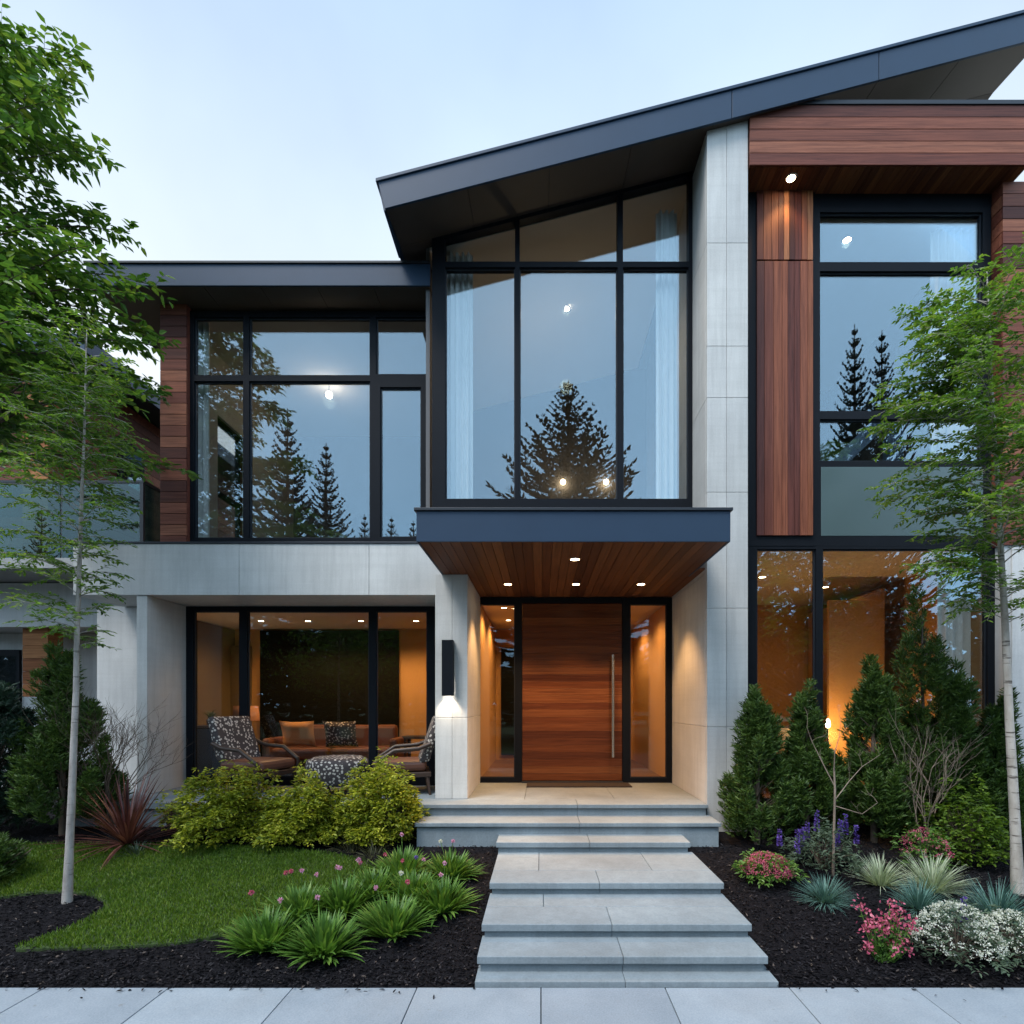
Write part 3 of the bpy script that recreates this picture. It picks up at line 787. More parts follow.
# doormat
m = MB(); box(m, Xp(527, 7.9), Xp(629, 7.9), 7.62, 7.99, FL + .001, FL + .017)
for i in range(60):
    x = Xp(529, 7.9) + (Xp(627, 7.9) - Xp(529, 7.9)) * i / 59
    box(m, x - .004, x + .004, 7.635, 7.975, FL + .017, FL + .022)
obj('doormat', m, plain('coir_mat', (.035, .025, .02), .95, 0, .3, 60, .5), loc=(.4, 7.8, FL), label='dark brown doormat lying in front of the wooden door', cat='doormat')

# wall lamp on the column
wl_o = empty('wall_lamp', (Xp(449, D_COL), D_COL, Zp(697, D_COL)), 'slim black box lamp fixed to the concrete column, shining downwards', 'wall lamp')
m = MB(); x0, x1, z0, z1 = Xp(443.5, D_COL), Xp(454.5, D_COL), Zp(696, D_COL), Zp(641, D_COL)
yb_, yf_ = D_COL - .012, D_COL - .12
for q in ((x0, x1, yf_, yf_ + .01, z0, z1), (x0, x0 + .01, yf_ + .01, yb_, z0, z1), (x1 - .01, x1, yf_ + .01, yb_, z0, z1), (x0 + .01, x1 - .01, yf_ + .01, yb_, z1 - .01, z1)): box(m, *q)
obj('housing', m, M['black'], wl_o)
m = MB(); box(m, x0 + .02, x1 - .02, D_COL - .012, D_COL - .001, z0 + .05, z1 - .05); obj('wall_plate', m, M['metal_trim'], wl_o)
m = MB(); lathe(m, ((x0 + x1) / 2, D_COL - .06, z0 + .03), [(.001, 0), (.03, 0), (.03, .05)], 16); obj('bulb', m, M['lamp_glow_white'], wl_o)
lamp('wall_lamp_light', 'SPOT', ((x0 + x1) / 2, D_COL - .045, z0 + .015), 9, (1, .8, .58), .02, 100, wl_o)
#@@PART2
# ================================================================== GROUND
def strip_sheet(x0, x1, y0, y1, dz, nx=2):
    ys = sorted({y0, y1, *[y for y, _ in GP if y0 < y < y1]}); xs = np.linspace(x0, x1, nx)
    v = [(x, y, ground_z(y) + dz) for y in ys for x in xs]
    f = [(j * nx + i, j * nx + i + 1, (j + 1) * nx + i + 1, (j + 1) * nx + i) for j in range(len(ys) - 1) for i in range(nx - 1)]
    return MB().add(v, f)
k = Mat('rough_grass'); v = k.coord(); k.col(k.ramp(k.noise(v, 1.2, 8), [(.3, (.02, .04, .012)), (.7, (.05, .085, .025))])).rough(.9); M['rough_grass'] = k.m
k = Mat('dark_mulch'); v = k.coord(); f = k.noise(v, 55, 6, .7); f2 = k.noise(v, 2.5, 4)
k.col(k.mix(k.math('MULTIPLY', f2, .6), k.ramp(f, [(.3, (.003, .003, .004)), (.62, (.011, .0105, .013)), (.8, (.026, .024, .025))]), (.011, .0105, .013))).rough(.85).bump(f, .9, .02); k.b.inputs['Specular IOR Level'].default_value = .08; M['mulch'] = k.m
k = Mat('mulch_chip'); ir = k.island(); k.col(k.ramp(ir, [(.0, (.003, .003, .004)), (.7, (.0095, .009, .0115)), (.96, (.030, .028, .031)), (1.0, (.12, .095, .08))])).rough(.7); k.b.inputs['Specular IOR Level'].default_value = .12; M['chip'] = k.m
k = Mat('asphalt'); v = k.coord(); f = k.noise(v, 120, 4); k.col(k.ramp(f, [(.3, (.03, .03, .032)), (.7, (.07, .07, .072))])).rough(.85).bump(f, .4, .005); M['asphalt'] = k.m
k = Mat('lawn_soil'); v = k.coord(); f = k.noise(v, 30, 6); k.col(k.ramp(f, [(.3, (.016, .032, .006)), (.7, (.035, .065, .012))])).rough(.9).bump(f, .6, .01); M['lawn'] = k.m
k = Mat('pavement_slab'); v = k.coord(); ir = k.island(); f = k.noise(v, 2.2, 7, .65); fn = k.noise(v, 90, 4, .6); sp = k.noise(v, 17, 3, .5)
c = k.mix(k.ramp(f, [(.3, (0, 0, 0)), (.7, (1, 1, 1))]), (.185, .232, .275), (.26, .31, .355)); c = k.mix(.5, c, k.mix(ir, (.60, .63, .68), (1.05, 1.05, 1.05)), 'MULTIPLY')
c = k.mix(k.math('MULTIPLY', k.ramp(sp, [(.66, (0, 0, 0)), (.76, (1, 1, 1))]), .5), c, (.12, .12, .12)); st_ = k.noise(v, .9, 7, .7, .6); c = k.mix(k.math('MULTIPLY', k.ramp(st_, [(.5, (0, 0, 0)), (.7, (1, 1, 1))]), .35), c, (.17, .185, .20)); c = k.mix(.12, c, k.ramp(fn, [(.3, (.1, .1, .1)), (.7, (.7, .7, .7))]))
k.col(c).rough(.75).bump(k.math('ADD', fn, k.math('MULTIPLY', f, 2)), .15, .004); M['pavement'] = k.m

obj('ground', strip_sheet(-400, 400, -400, 400, -.03), M['rough_grass'], kind='structure')
obj('mulch_bed', strip_sheet(-14, 14, 3.63, 9.2, 0), M['mulch'], kind='structure')
m = MB(); box(m, -60, 60, -6.5, 1.42, -.165, -.13); obj('road', m, M['asphalt'], kind='structure')
m = MB()
for i in range(-20, 20): box(m, i * 3.0 + .004, i * 3.0 + 2.996, 1.425, 1.575, -.2, -.001)
obj('kerb', m, M['pavement'], bevel=.015, kind='structure')
m = MB()
for i in range(-24, 25):
    x = i * .823; box(m, x + .003, x + .82, 1.58, 3.65, -.1, .0 - random.uniform(0, .002))
obj('pavement', m, M['pavement'], bevel=.004, kind='structure')

# lawn
LP = [(-90, 846), (0, 847), (120, 846), (250, 848), (318, 854), (352, 860), (374, 868), (366, 880), (322, 893), (275, 912), (240, 932), (190, 945), (110, 950), (40, 951), (10, 953), (30, 945), (60, 935), (98, 918), (109, 907), (95, 897), (60, 893), (20, 896), (-30, 905), (-90, 922)]
LG = [on_ground(*p) for p in LP]
LPoly = np.array([(x, y) for x, y, z in LG])
def smooth_poly(P, n=2):
    for _ in range(n):
        Q = []
        for a, b in zip(P, np.roll(P, -1, 0)): Q += [a * .75 + b * .25, a * .25 + b * .75]
        P = np.array(Q)
    return P
LPoly = smooth_poly(LPoly)
def inside(P, x, y):
    r = np.zeros(len(x), bool)
    for (x1, y1), (x2, y2) in zip(P, np.roll(P, -1, 0)):
        c = ((y1 > y) != (y2 > y)) & (x < (x2 - x1) * (y - y1) / (y2 - y1 + 1e-12) + x1); r ^= c
    return r
gz = np.vectorize(ground_z)
n = len(LPoly)
vt = [(x, y, ground_z(y) + .022) for x, y in LPoly] + [(x, y, ground_z(y) - .02) for x, y in LPoly]
fm_ = [tuple(range(n))] + [(i, i + n, (i + 1) % n + n, (i + 1) % n) for i in range(n)]
if sum(a[0] * b[1] - b[0] * a[1] for a, b in zip(LPoly, np.roll(LPoly, -1, 0))) < 0: fm_[0] = tuple(range(n - 1, -1, -1))
obj('lawn', MB().add(vt, fm_), M['lawn'], kind='structure')
M['grass'] = leaf('grass_blade', (.030, .075, .006), (.095, .175, .014), .35, .5, (.20, .26, .04), .9)
N = 90000
gx = RNG.uniform(LPoly[:, 0].min() - .03, LPoly[:, 0].max() + .03, N); gy = RNG.uniform(LPoly[:, 1].min(), LPoly[:, 1].max(), N)
ok = inside(LPoly, gx, gy); jx, jy = gx + RNG.normal(0, .018, N), gy + RNG.normal(0, .018, N); gx, gy = jx[ok], jy[ok]
mb = MB(); dd = np.stack([RNG.normal(0, .45, len(gx)), RNG.normal(0, .45, len(gx)), np.ones(len(gx))], 1)
needles(mb, np.stack([gx, gy, gz(gy) + .018], 1), dd, RNG.uniform(.025, .055, len(gx)), .0075)
obj('lawn_grass', mb, M['grass'], label='short dense green grass of the front lawn', cat='grass', kind='stuff')
# mulch chips
N = 52000
cy = 3.665 + (7.0 - 3.665) * RNG.uniform(0, 1, N) ** 1.3; cy[:160] = 3.66 - RNG.exponential(.035, 160); cx = RNG.uniform(-1, 1, N) * (cy * 1.02 + .2)
ok = ~inside(LPoly, cx, cy) & ~((cx > SX0) & (cx < SX1) & (cy < 6)) & ~((cx > -1.37) & (cx < FIN_X1) & (cy > 5.97)) & ~((cx < -1.3) & (cx > -5.58) & (cy > 6.54))
cx, cy = cx[ok], cy[ok]; az = RNG.uniform(0, 2 * np.pi, len(cx))
dd = np.stack([np.cos(az), np.sin(az), RNG.normal(.12, .3, len(cx))], 1)
mb = MB(); leaves(mb, np.stack([cx, cy, np.maximum(gz(cy), np.where(cy < 3.66, .0, -1)) + .004 + RNG.uniform(0, .012, len(cx))], 1), dd, RNG.uniform(.016, .045, len(cx)), RNG.uniform(.008, .016, len(cx)), .25, up=np.array([0, 0, 1.0]))
obj('mulch_chips', mb, M['chip'], label='loose dark bark chips covering the planting beds', cat='mulch', kind='stuff')

# ================================================================== NEIGHBOURING HOUSE
nh = empty('neighbouring_house', (-8.5, 10, 0), 'smaller wood-sided house with a glass balcony, half hidden by the trees', 'house')
m = MB(); box(m, -12.5, -7.53, 9.0, 16, 3.6, 7.32); obj('upper_wall', m, M['siding'], nh)
m = MB(); side_boards(m, -7.5, 9.0, 16, 3.6, 7.3, .17); h_boards(m, -12.5, -7.53, 8.975, 3.6, 7.3, .17); obj('siding', m, M['siding'], nh, .002)
m = MB(); box(m, -13, -7.02, 8.45, 16.5, 7.33, 7.52); rf_ = obj('roof', m, M['metal_trim'], nh)
m = MB(); box(m, -13, -6.99, 8.42, 8.448, 7.30, 7.56); box(m, -7.018, -6.99, 8.45, 16.5, 7.30, 7.56); obj('fascia', m, M['metal'], rf_)
m = MB(); box(m, -7.497, -7.44, 9.72, 10.32, 5.75, 6.62); w = obj('window', m, M['black'], nh)
m = MB(); box(m, -7.438, -7.43, 9.8, 10.24, 5.83, 6.54); obj('pane', m, M['glass'], w)
m = MB()
for i in range(26): box(m, Xp(33, 8.8), Xp(58, 8.8), 8.62, 8.9, 2.0 + i * .2 + .004, 2.2 + i * .2)
obj('brick_pier', m, M['brick'], nh, .004)
m = MB(); box(m, -12, Xp(131, 8.5), 8.5, 9.3, 3.08, 3.76); obj('pale_fascia', m, M['white_render'], nh, .006)
m = MB(); box(m, -12, -6.33, 9.2, 9.5, .2, 3.07); obj('lower_wall', m, M['white_render'], nh)
m = MB(); d = 9.2; box(m, Xp(-60, d), Xp(22, d), d - .05, d - .001, Zp(722, d), Zp(650, d)); w = obj('window', m, M['black'], nh, label='dark lower window behind the evergreen')
m = MB(); box(m, Xp(-56, d), Xp(19, d), d - .058, d - .051, Zp(718, d), Zp(656, d)); obj('pane', m, M['glass_low'], w)
m = MB(); box(m, -12, -5.65, 7.65, 8.95, 3.78, 3.92); obj('balcony_floor', m, M['concrete_dark'], nh)
bal = MB(); d = 8.0
for a, b in ((-10, -8.3), (-8.28, -7.0), (-6.98, -5.83)): box(bal, a, b, d, d + .016, 3.95, 5.10)
box(bal, -5.80, -5.784, d + .03, 8.9, 3.95, 5.10); bo = obj('balcony_balustrade', bal, M['balcony_glass'], nh)
m = MB(); box(m, -10, -5.77, d - .012, d + .03, 5.102, 5.14); box(m, -5.815, -5.77, d + .032, 8.9, 5.102, 5.14)
box(m, -5.83, -5.78, d - .01, d + .028, 3.93, 5.1); obj('rail', m, M['metal_trim'], bo)

# ================================================================== CURTAINS
def curtain(x0, x1, y, z0, z1, label, waves, deep=.035, mat='curtain'):
    n = int(waves * 14); xs = np.linspace(x0, x1, n + 1); ph = np.linspace(0, waves * 2 * np.pi, n + 1)
    yy = y + deep * np.sin(ph) + .25 * deep * np.sin(ph * 2.3 + 1)
    mb = MB()
    for sgn, t in ((1, 0), (-1, .006)):
        v = np.array([(x, b + t, z) for z in (z0, z1) for x, b in zip(xs, yy)]); k_ = n + 1
        f = np.array([[i, i + 1, k_ + i + 1, k_ + i][::sgn] for i in range(n)]); mb.add(v, f, 0, True)
    return obj('curtain', mb, M[mat], loc=((x0 + x1) / 2, y, z0), label=label, cat='curtain', group='curtains in the upper windows' if z0 > 3 else None)
d = 7.22
curtain(Xp(447, d), Xp(473, d), d, FL2 + .02, 7.80, 'tall white curtain bunched in the bay window beside the flat-roofed wing', 4.5)
curtain(Xp(656, d), Xp(677, d), d, FL2 + .02, 8.35, 'tall white curtain in the bay window next to the concrete fin wall', 3.5)
d = 6.93; curtain(Xp(931, d), Xp(984, d), d, FL2 + .12, OZ0 - .27, 'wide white curtain in the upper window under the timber overhang', 7)
d = 7.66; curtain(Xp(196, d), Xp(209, d), d, FL2 + .02, LZ0 - .04, 'narrow white curtain in the upper window beside the short siding strip', 2.5)
d = 7.05; curtain(Xp(938, d), Xp(986, d), d, .64, Zp(546, D_RIGHT) - .05, 'pale full-length curtain in the ground floor window behind the birch', 6)

# ================================================================== FURNITURE IN THE LIVING ROOM
k = Mat('patterned_fabric'); ck = k.node('ShaderNodeTexChecker'); ck.inputs['Scale'].default_value = 1; mp = k.coord((30, 30, 30)); k.link(mp, ck.inputs['Vector'])
vo = k.node('ShaderNodeTexVoronoi'); vo.inputs['Scale'].default_value = 26; k.link(k.coord(), vo.inputs['Vector'])
k.col(k.ramp(vo.outputs['Distance'], [(.3, (.55, .50, .44)), (.42, (.05, .04, .04))])).rough(.85); M['pattern'] = k.m
M['leather'] = plain('rust_leather', (.13, .050, .030), .5, 0, .15, 12)
M['orange'] = plain('amber_linen', (.50, .25, .10), .85, 0, .1, 30)
M['dark_wood'] = plain('dark_timber', (.045, .026, .018), .45, 0, .2, 10)
M['shade'] = plain('rust_lampshade', (.34, .16, .09), .8)
def cushion_mesh(w, h, t, cx=0, cy=0, cz=0, tilt=0.0, n=10):
    """pillow standing in the xz plane, thick along y"""
    mb = MB(); g = np.linspace(-1, 1, n + 1); X, Z = np.meshgrid(g, g, indexing='ij')
    th = t / 2 * np.sqrt(np.clip(1 - np.abs(X) ** 3.0, 0, 1) * np.clip(1 - np.abs(Z) ** 3.0, 0, 1)) + .002
    pin = 1 - .10 * (X ** 2) * (1 - np.abs(Z)) * 0 - .09 * (1 - X ** 2) * (np.abs(Z) ** 4) 
    pinx = 1 - .09 * (1 - Z ** 2) * (np.abs(X) ** 4)
    for s in (1, -1):
        x = X * w / 2 * pinx; y = -s * th; z = Z * h / 2 * pin
        y2 = y * math.cos(tilt) + z * math.sin(tilt); z2 = -y * math.sin(tilt) + z * math.cos(tilt)
        v = np.stack([x + cx, y2 + cy, z2 + cz], -1).reshape(-1, 3)
        f = np.array([[i * (n + 1) + j, (i + 1) * (n + 1) + j, (i + 1) * (n + 1) + j + 1, i * (n + 1) + j + 1][::s] for i in range(n) for j in range(n)])
        mb.add(v, f, 0, True)
    return mb
def armchair(loc, rz, label):
    t = empty('armchair', (0, 0, 0), label, 'armchair', 'patterned armchairs on the terrace')
    m = MB(); box(m, -.32, .32, -.36, .30, .30, .44); obj('seat', m, M['leather'], t, .05)
    m = MB()
    prof = [(.20, .40), (.34, .42), (.50, .98), (.42, 1.02)]       # y,z of the raked back
    v = [(x, y, z) for x in (-.33, .33) for y, z in prof]
    m.add(v, [(0, 1, 2, 3), (7, 6, 5, 4), (0, 4, 5, 1), (1, 5, 6, 2), (2, 6, 7, 3), (3, 7, 4, 0)]); obj('backrest', m, M['pattern'], t, .04)
    m = MB(); box(m, -.34, .34, -.38, .36, .23, .295); obj('seat_frame', m, M['dark_wood'], t, .01)
    for s in (-1, 1):
        m = MB(); tube(m, [(s * .37, -.34, .42), (s * .38, -.1, .58), (s * .37, .2, .60), (s * .36, .36, .66)], .028, 8); tube(m, [(s * .37, -.33, .24), (s * .37, -.34, .44)], .022, 8); obj('arm', m, M['dark_wood'], t)
        for y in (-.33, .31):
            m = MB(); tube(m, [(s * .30, y, .25), (s * .34, y * 1.12, 0)], [.028, .016], 8); obj('leg', m, M['dark_wood'], t)
    t.location = loc; t.rotation_euler = (0, 0, rz)
    return t
armchair((Xp(256, 7.3), 7.32, FL - .012), R(74), 'patterned armchair on the terrace before the black cabinet and table lamp')
armchair((Xp(402, 7.3), 7.32, FL - .012), R(-76), 'patterned armchair on the terrace next to the concrete column')
t = empty('sofa', (Xp(338, 9.35), 9.35, FL), 'low rust leather sofa against the dark wall panel', 'sofa')
sx, sy = t.location.x, t.location.y
m = MB(); box(m, sx - .98, sx + .98, sy - .40, sy + .38, FL + .10, FL + .24); obj('frame', m, M['dark_wood'], t, .02)
for q in (-1, 1):
    m = MB(); box(m, sx + (q - 1) * .48 + .01, sx + (q + 1) * .48 - .01, sy - .42, sy + .20, FL + .245, FL + .44); obj('seat_cushion', m, M['leather'], t, .05)
    m = MB(); box(m, sx + (q - 1) * .48 + .02, sx + (q + 1) * .48 - .02, sy + .18, sy + .37, FL + .30, FL + .80); obj('back_cushion', m, M['leather'], t, .06)
    m = MB(); box(m, sx + q * 1.04 - .07, sx + q * 1.04 + .07, sy - .40, sy + .38, FL + .10, FL + .60); obj('arm', m, M['leather'], t, .05)
    for y in (-.34, .32):
        m = MB(); tube(m, [(sx + q * .9, sy + y, FL + .12), (sx + q * .92, sy + y, FL)], [.03, .02], 8); obj('leg', m, M['dark_wood'], t)
cz = FL + .66
obj('cushion', cushion_mesh(.58, .46, .18, Xp(295, 9.1), 9.22, cz, -.28), M['orange'], loc=(Xp(295, 9.1), 9.22, cz - .22), label='amber cushion leaning on the sofa back', cat='cushion', group='cushions on the sofa')
obj('cushion', cushion_mesh(.56, .46, .18, Xp(338, 9.1), 9.22, cz, -.28), M['pattern'], loc=(Xp(338, 9.1), 9.22, cz - .22), label='black and cream patterned cushion on the sofa', cat='cushion', group='cushions on the sofa')
t = empty('ottoman', (Xp(338, 7.2), 7.2, FL - .012), 'round patterned ottoman between the two terrace armchairs', 'ottoman')
m = MB(); lathe(m, tuple(t.location), [(.001, .48), (.30, .48), (.38, .44), (.39, .38), (.38, .18), (.34, .13), (.001, .13)], 28); obj('cushion_top', m, M['pattern'], t)
for a in range(4):
    m = MB(); x, y = t.location.x + .27 * math.cos(a * 1.571 + .8), t.location.y + .27 * math.sin(a * 1.571 + .8); tube(m, [(x, y, FL + .12), (x, y, FL - .012)], .02, 8); obj('leg', m, M['dark_wood'], t)
d = 8.35
t = empty('cabinet', (Xp(212, d), d, FL), 'black cabinet standing at the dim end of the living room', 'cabinet')
x0, x1 = Xp(194, d), Xp(234, d)
m = MB(); box(m, x0, x1, d - .02, d + .45, FL + .05, FL + .80); obj('body', m, M['black'], t, .006)
for a, b in ((x0 + .01, (x0 + x1) / 2 - .004), ((x0 + x1) / 2 + .004, x1 - .01)):
    m = MB(); box(m, a, b, d - .036, d - .022, FL + .08, FL + .78); dr = obj('door', m, M['metal'], t, .004)
m = MB(); box(m, x0 + .02, x1 - .02, d + .01, d + .43, FL, FL + .048); obj('plinth', m, M['dark_wood'], t)
m = MB(); box(m, x0 - .015, x1 + .015, d - .045, d + .46, FL + .802, FL + .83); obj('top', m, M['dark_wood'], t, .003)
vx, vy, vz = Xp(205, d), d + .15, FL + .83
t = empty('potted_plant', (vx, vy, vz), 'small potted plant on top of the black cabinet', 'plant')
m = MB(); lathe(m, (vx, vy, vz), [(.001, 0), (.05, 0), (.065, .09), (.055, .09), (.05, .075), (.001, .075)], 16); obj('pot', m, M['dark_wood'], t)
M['green'] = leaf('house_plant', (.04, .07, .02), (.10, .16, .05))
m = MB(); n = 60; az = RNG.uniform(0, 6.28, n); blades(m, np.tile([vx, vy, vz + .08], (n, 1)), az, RNG.uniform(.1, .8, n), RNG.uniform(.12, .22, n), .014); obj('foliage', m, M['green'], t)
d = 8.9
lx, ly = Xp(246, d), d
t = empty('side_table', (lx, ly, FL), 'small dark side table carrying the table lamp', 'table')
m = MB(); lathe(m, (lx, ly, FL), [(.001, .50), (.22, .50), (.22, .53), (.001, .53)], 24); obj('tabletop', m, M['dark_wood'], t)
m = MB(); tube(m, [(lx, ly, FL + .5), (lx, ly, FL + .02)], .03, 10); lathe(m, (lx, ly, FL), [(.16, 0), (.16, .02), (.02, .03)], 20); obj('leg', m, M['dark_wood'], t)
t = empty('table_lamp', (lx, ly, FL + .53), 'table lamp with a rust drum shade by the sofa', 'lamp')
b = FL + .53
m = MB(); lathe(m, (lx, ly, b), [(.001, 0), (.08, 0), (.08, .02), (.035, .05), (.05, .16), (.03, .28), (.012, .32), (.012, .40)], 20); obj('base', m, M['dark_wood'], t)
m = MB(); lathe(m, (lx, ly, b), [(.20, .36), (.18, .60), (.176, .60), (.196, .36)], 28); obj('lamp_shade', m, M['shade'], t)
m = MB(); lathe(m, (lx, ly, b + .45), [(.001, -.03), (.03, 0), (.03, .04), (.001, .07)], 12); obj('bulb', m, M['lamp_glow'], t)
lamp('table_lamp_light', 'POINT', (lx, ly, b + .47), 10, (1, .62, .3), .04, parent=t)
d = 9.4
t = empty('console_table', (Xp(385, d), d, FL), 'low dark console table beyond the sofa end', 'table')
x0, x1 = Xp(402, d), Xp(436, d)
m = MB(); box(m, x0, x1, d, d + .4, FL + .56, FL + .61); obj('tabletop', m, M['dark_wood'], t, .004)
for x in (x0 + .04, x1 - .04):
    for y in (d + .04, d + .36):
        m = MB(); box(m, x - .025, x + .025, y - .025, y + .025, FL, FL + .558); obj('leg', m, M['dark_wood'], t)
# study behind the conifers: lamp, basket, low bench
d = 7.6
t = empty('floor_lamp', (Xp(828, d), d, .62), 'small glowing lamp behind the ground floor window by the conifers', 'lamp')
lx = t.location.x
m = MB(); lathe(m, (lx, d, .62), [(.001, 0), (.12, 0), (.12, .02), (.012, .03), (.012, .98)], 16); obj('base', m, M['dark_wood'], t)
m = MB(); lathe(m, (lx, d, 1.55), [(.001, .0), (.025, .02), (.032, .07), (.018, .12), (.001, .14)], 16); obj('lamp_shade', m, M['lamp_glow'], t)
lamp('floor_lamp_light', 'POINT', (lx + .12, d + .1, 1.45), 22, (1, .52, .16), .08, parent=t)
t = empty('planter_basket', (Xp(836, 7.9), 7.9, .62), 'dark woven basket standing behind the ground floor window', 'basket')
m = MB(); c_ = (t.location.x, 7.9, .62)
for i in range(9): lathe(m, c_, [(.17 + .006 * i, .045 * i), (.185 + .006 * i, .045 * i + .012), (.185 + .006 * i, .045 * i + .034), (.17 + .006 * i, .045 * i + .045)], 28)
lathe(m, c_, [(.001, .01), (.17, .01)], 28); lathe(m, c_, [(.21, .405), (.16, .40), (.001, .36)], 28); obj('basket_body', m, M['dark_wood'], t)
t = empty('bench', (Xp(772, 8.0), 8.0, .62), 'wooden bench with a raised back behind the narrow ground floor pane', 'bench')
bx0 = t.location.x
m = MB(); box(m, bx0 - .45, bx0 + .55, 7.75, 8.2, .62 + .42, .62 + .48); obj('seat', m, M['leather'], t, .01)
m = MB(); box(m, bx0 - .45, bx0 + .55, 8.2, 8.25, .62 + .40, .62 + .92); obj('backrest', m, M['dark_wood'], t, .01)
for x in (bx0 - .4, bx0 + .5):
    for y in (7.79, 8.16):
        m = MB(); box(m, x - .03, x + .03, y - .03, y + .03, .62, 1.038); obj('leg', m, M['dark_wood'], t)

# ================================================================== PLANTS
def bark(name, a, b, scale=18, marks=None):
    k = Mat(name); v = k.coord((1, 1, .35)); f = k.noise(v, scale, 6, .65)
    c = k.ramp(f, [(.3, a), (.7, b)])
    if marks:
        g = k.noise(k.coord((1, 1, 7)), 5, 4, .6); c = k.mix(k.ramp(g, [(.58, (0, 0, 0)), (.66, (1, 1, 1))]), c, marks)
    k.col(c).rough(.8).bump(f, .5, .006); return k.m
M['bark_grey'] = bark('smooth_grey_bark', (.20, .18, .165), (.38, .36, .34), 18, (.11, .10, .09))
M['bark_birch'] = bark('birch_bark', (.26, .23, .195), (.47, .44, .40), 10, (.09, .075, .065))
M['bark_brown'] = bark('brown_bark', (.05, .035, .025), (.12, .09, .065))
M['twig'] = bark('pale_twig', (.14, .105, .08), (.27, .21, .165), 30)
M['leaf_young'] = leaf('young_tree_leaf', (.036, .098, .014), (.125, .24, .034), .42, .45, (.27, .36, .06), 1.8)
M['leaf_broad'] = leaf('broad_leaf', (.026, .080, .018), (.090, .190, .030), .4, .4, (.22, .29, .045), 1.4)
M['leaf_birch'] = leaf('birch_leaf', (.042, .112, .014), (.14, .27, .038), .42, .45, (.29, .38, .06), 1.8)
M['yew'] = leaf('columnar_conifer_leaf', (.016, .042, .010), (.060, .115, .020), .2, .5, (.11, .18, .034), 5)
M['yew_blue'] = leaf('bluish_conifer_leaf', (.008, .024, .016), (.022, .052, .032), .12, .5, (.035, .075, .042), 5)
M['spruce'] = leaf('spruce_needle', (.006, .014, .008), (.016, .034, .018), .1, .6, None, .4)
M['shrub'] = leaf('golden_shrub_leaf', (.05, .10, .010), (.33, .37, .035), .4, .45, (.74, .70, .10), 7)
M['perennial'] = leaf('perennial_leaf', (.034, .095, .016), (.11, .23, .042), .35, .4, (.22, .34, .07), 8)
M['fescue'] = leaf('blue_grass_blade', (.045, .11, .10), (.11, .23, .20), .2, .6, (.19, .33, .28), 4)
M['white_grass'] = leaf('white_grass_blade', (.14, .20, .12), (.45, .52, .38), .3, .6, (.70, .72, .62), 5)
M['cordyline'] = leaf('red_strap_leaf', (.030, .012, .014), (.105, .036, .032), .2, .4, (.24, .11, .08), 3)
M['salvia_leaf'] = leaf('grey_green_leaf', (.045, .075, .05), (.11, .16, .10), .25, .6)
M['lime'] = leaf('lime_leaf', (.05, .10, .012), (.13, .22, .025), .4, .45, (.22, .30, .04), 6)
M['dry'] = leaf('dry_blade', (.05, .06, .03), (.13, .13, .07), .2, .7)
M['pink'] = leaf('pink_petal', (.22, .035, .07), (.55, .11, .20), .3, .6, (.70, .30, .36), 12)
M['purple'] = leaf('purple_petal', (.055, .03, .22), (.16, .09, .45), .3, .6, (.26, .18, .60), 12)
M['lilac'] = leaf('lilac_petal', (.48, .20, .40), (.75, .45, .60), .3, .6)
M['white'] = leaf('white_petal', (.45, .47, .42), (.72, .74, .70), .3, .6, (.85, .85, .82), 12)

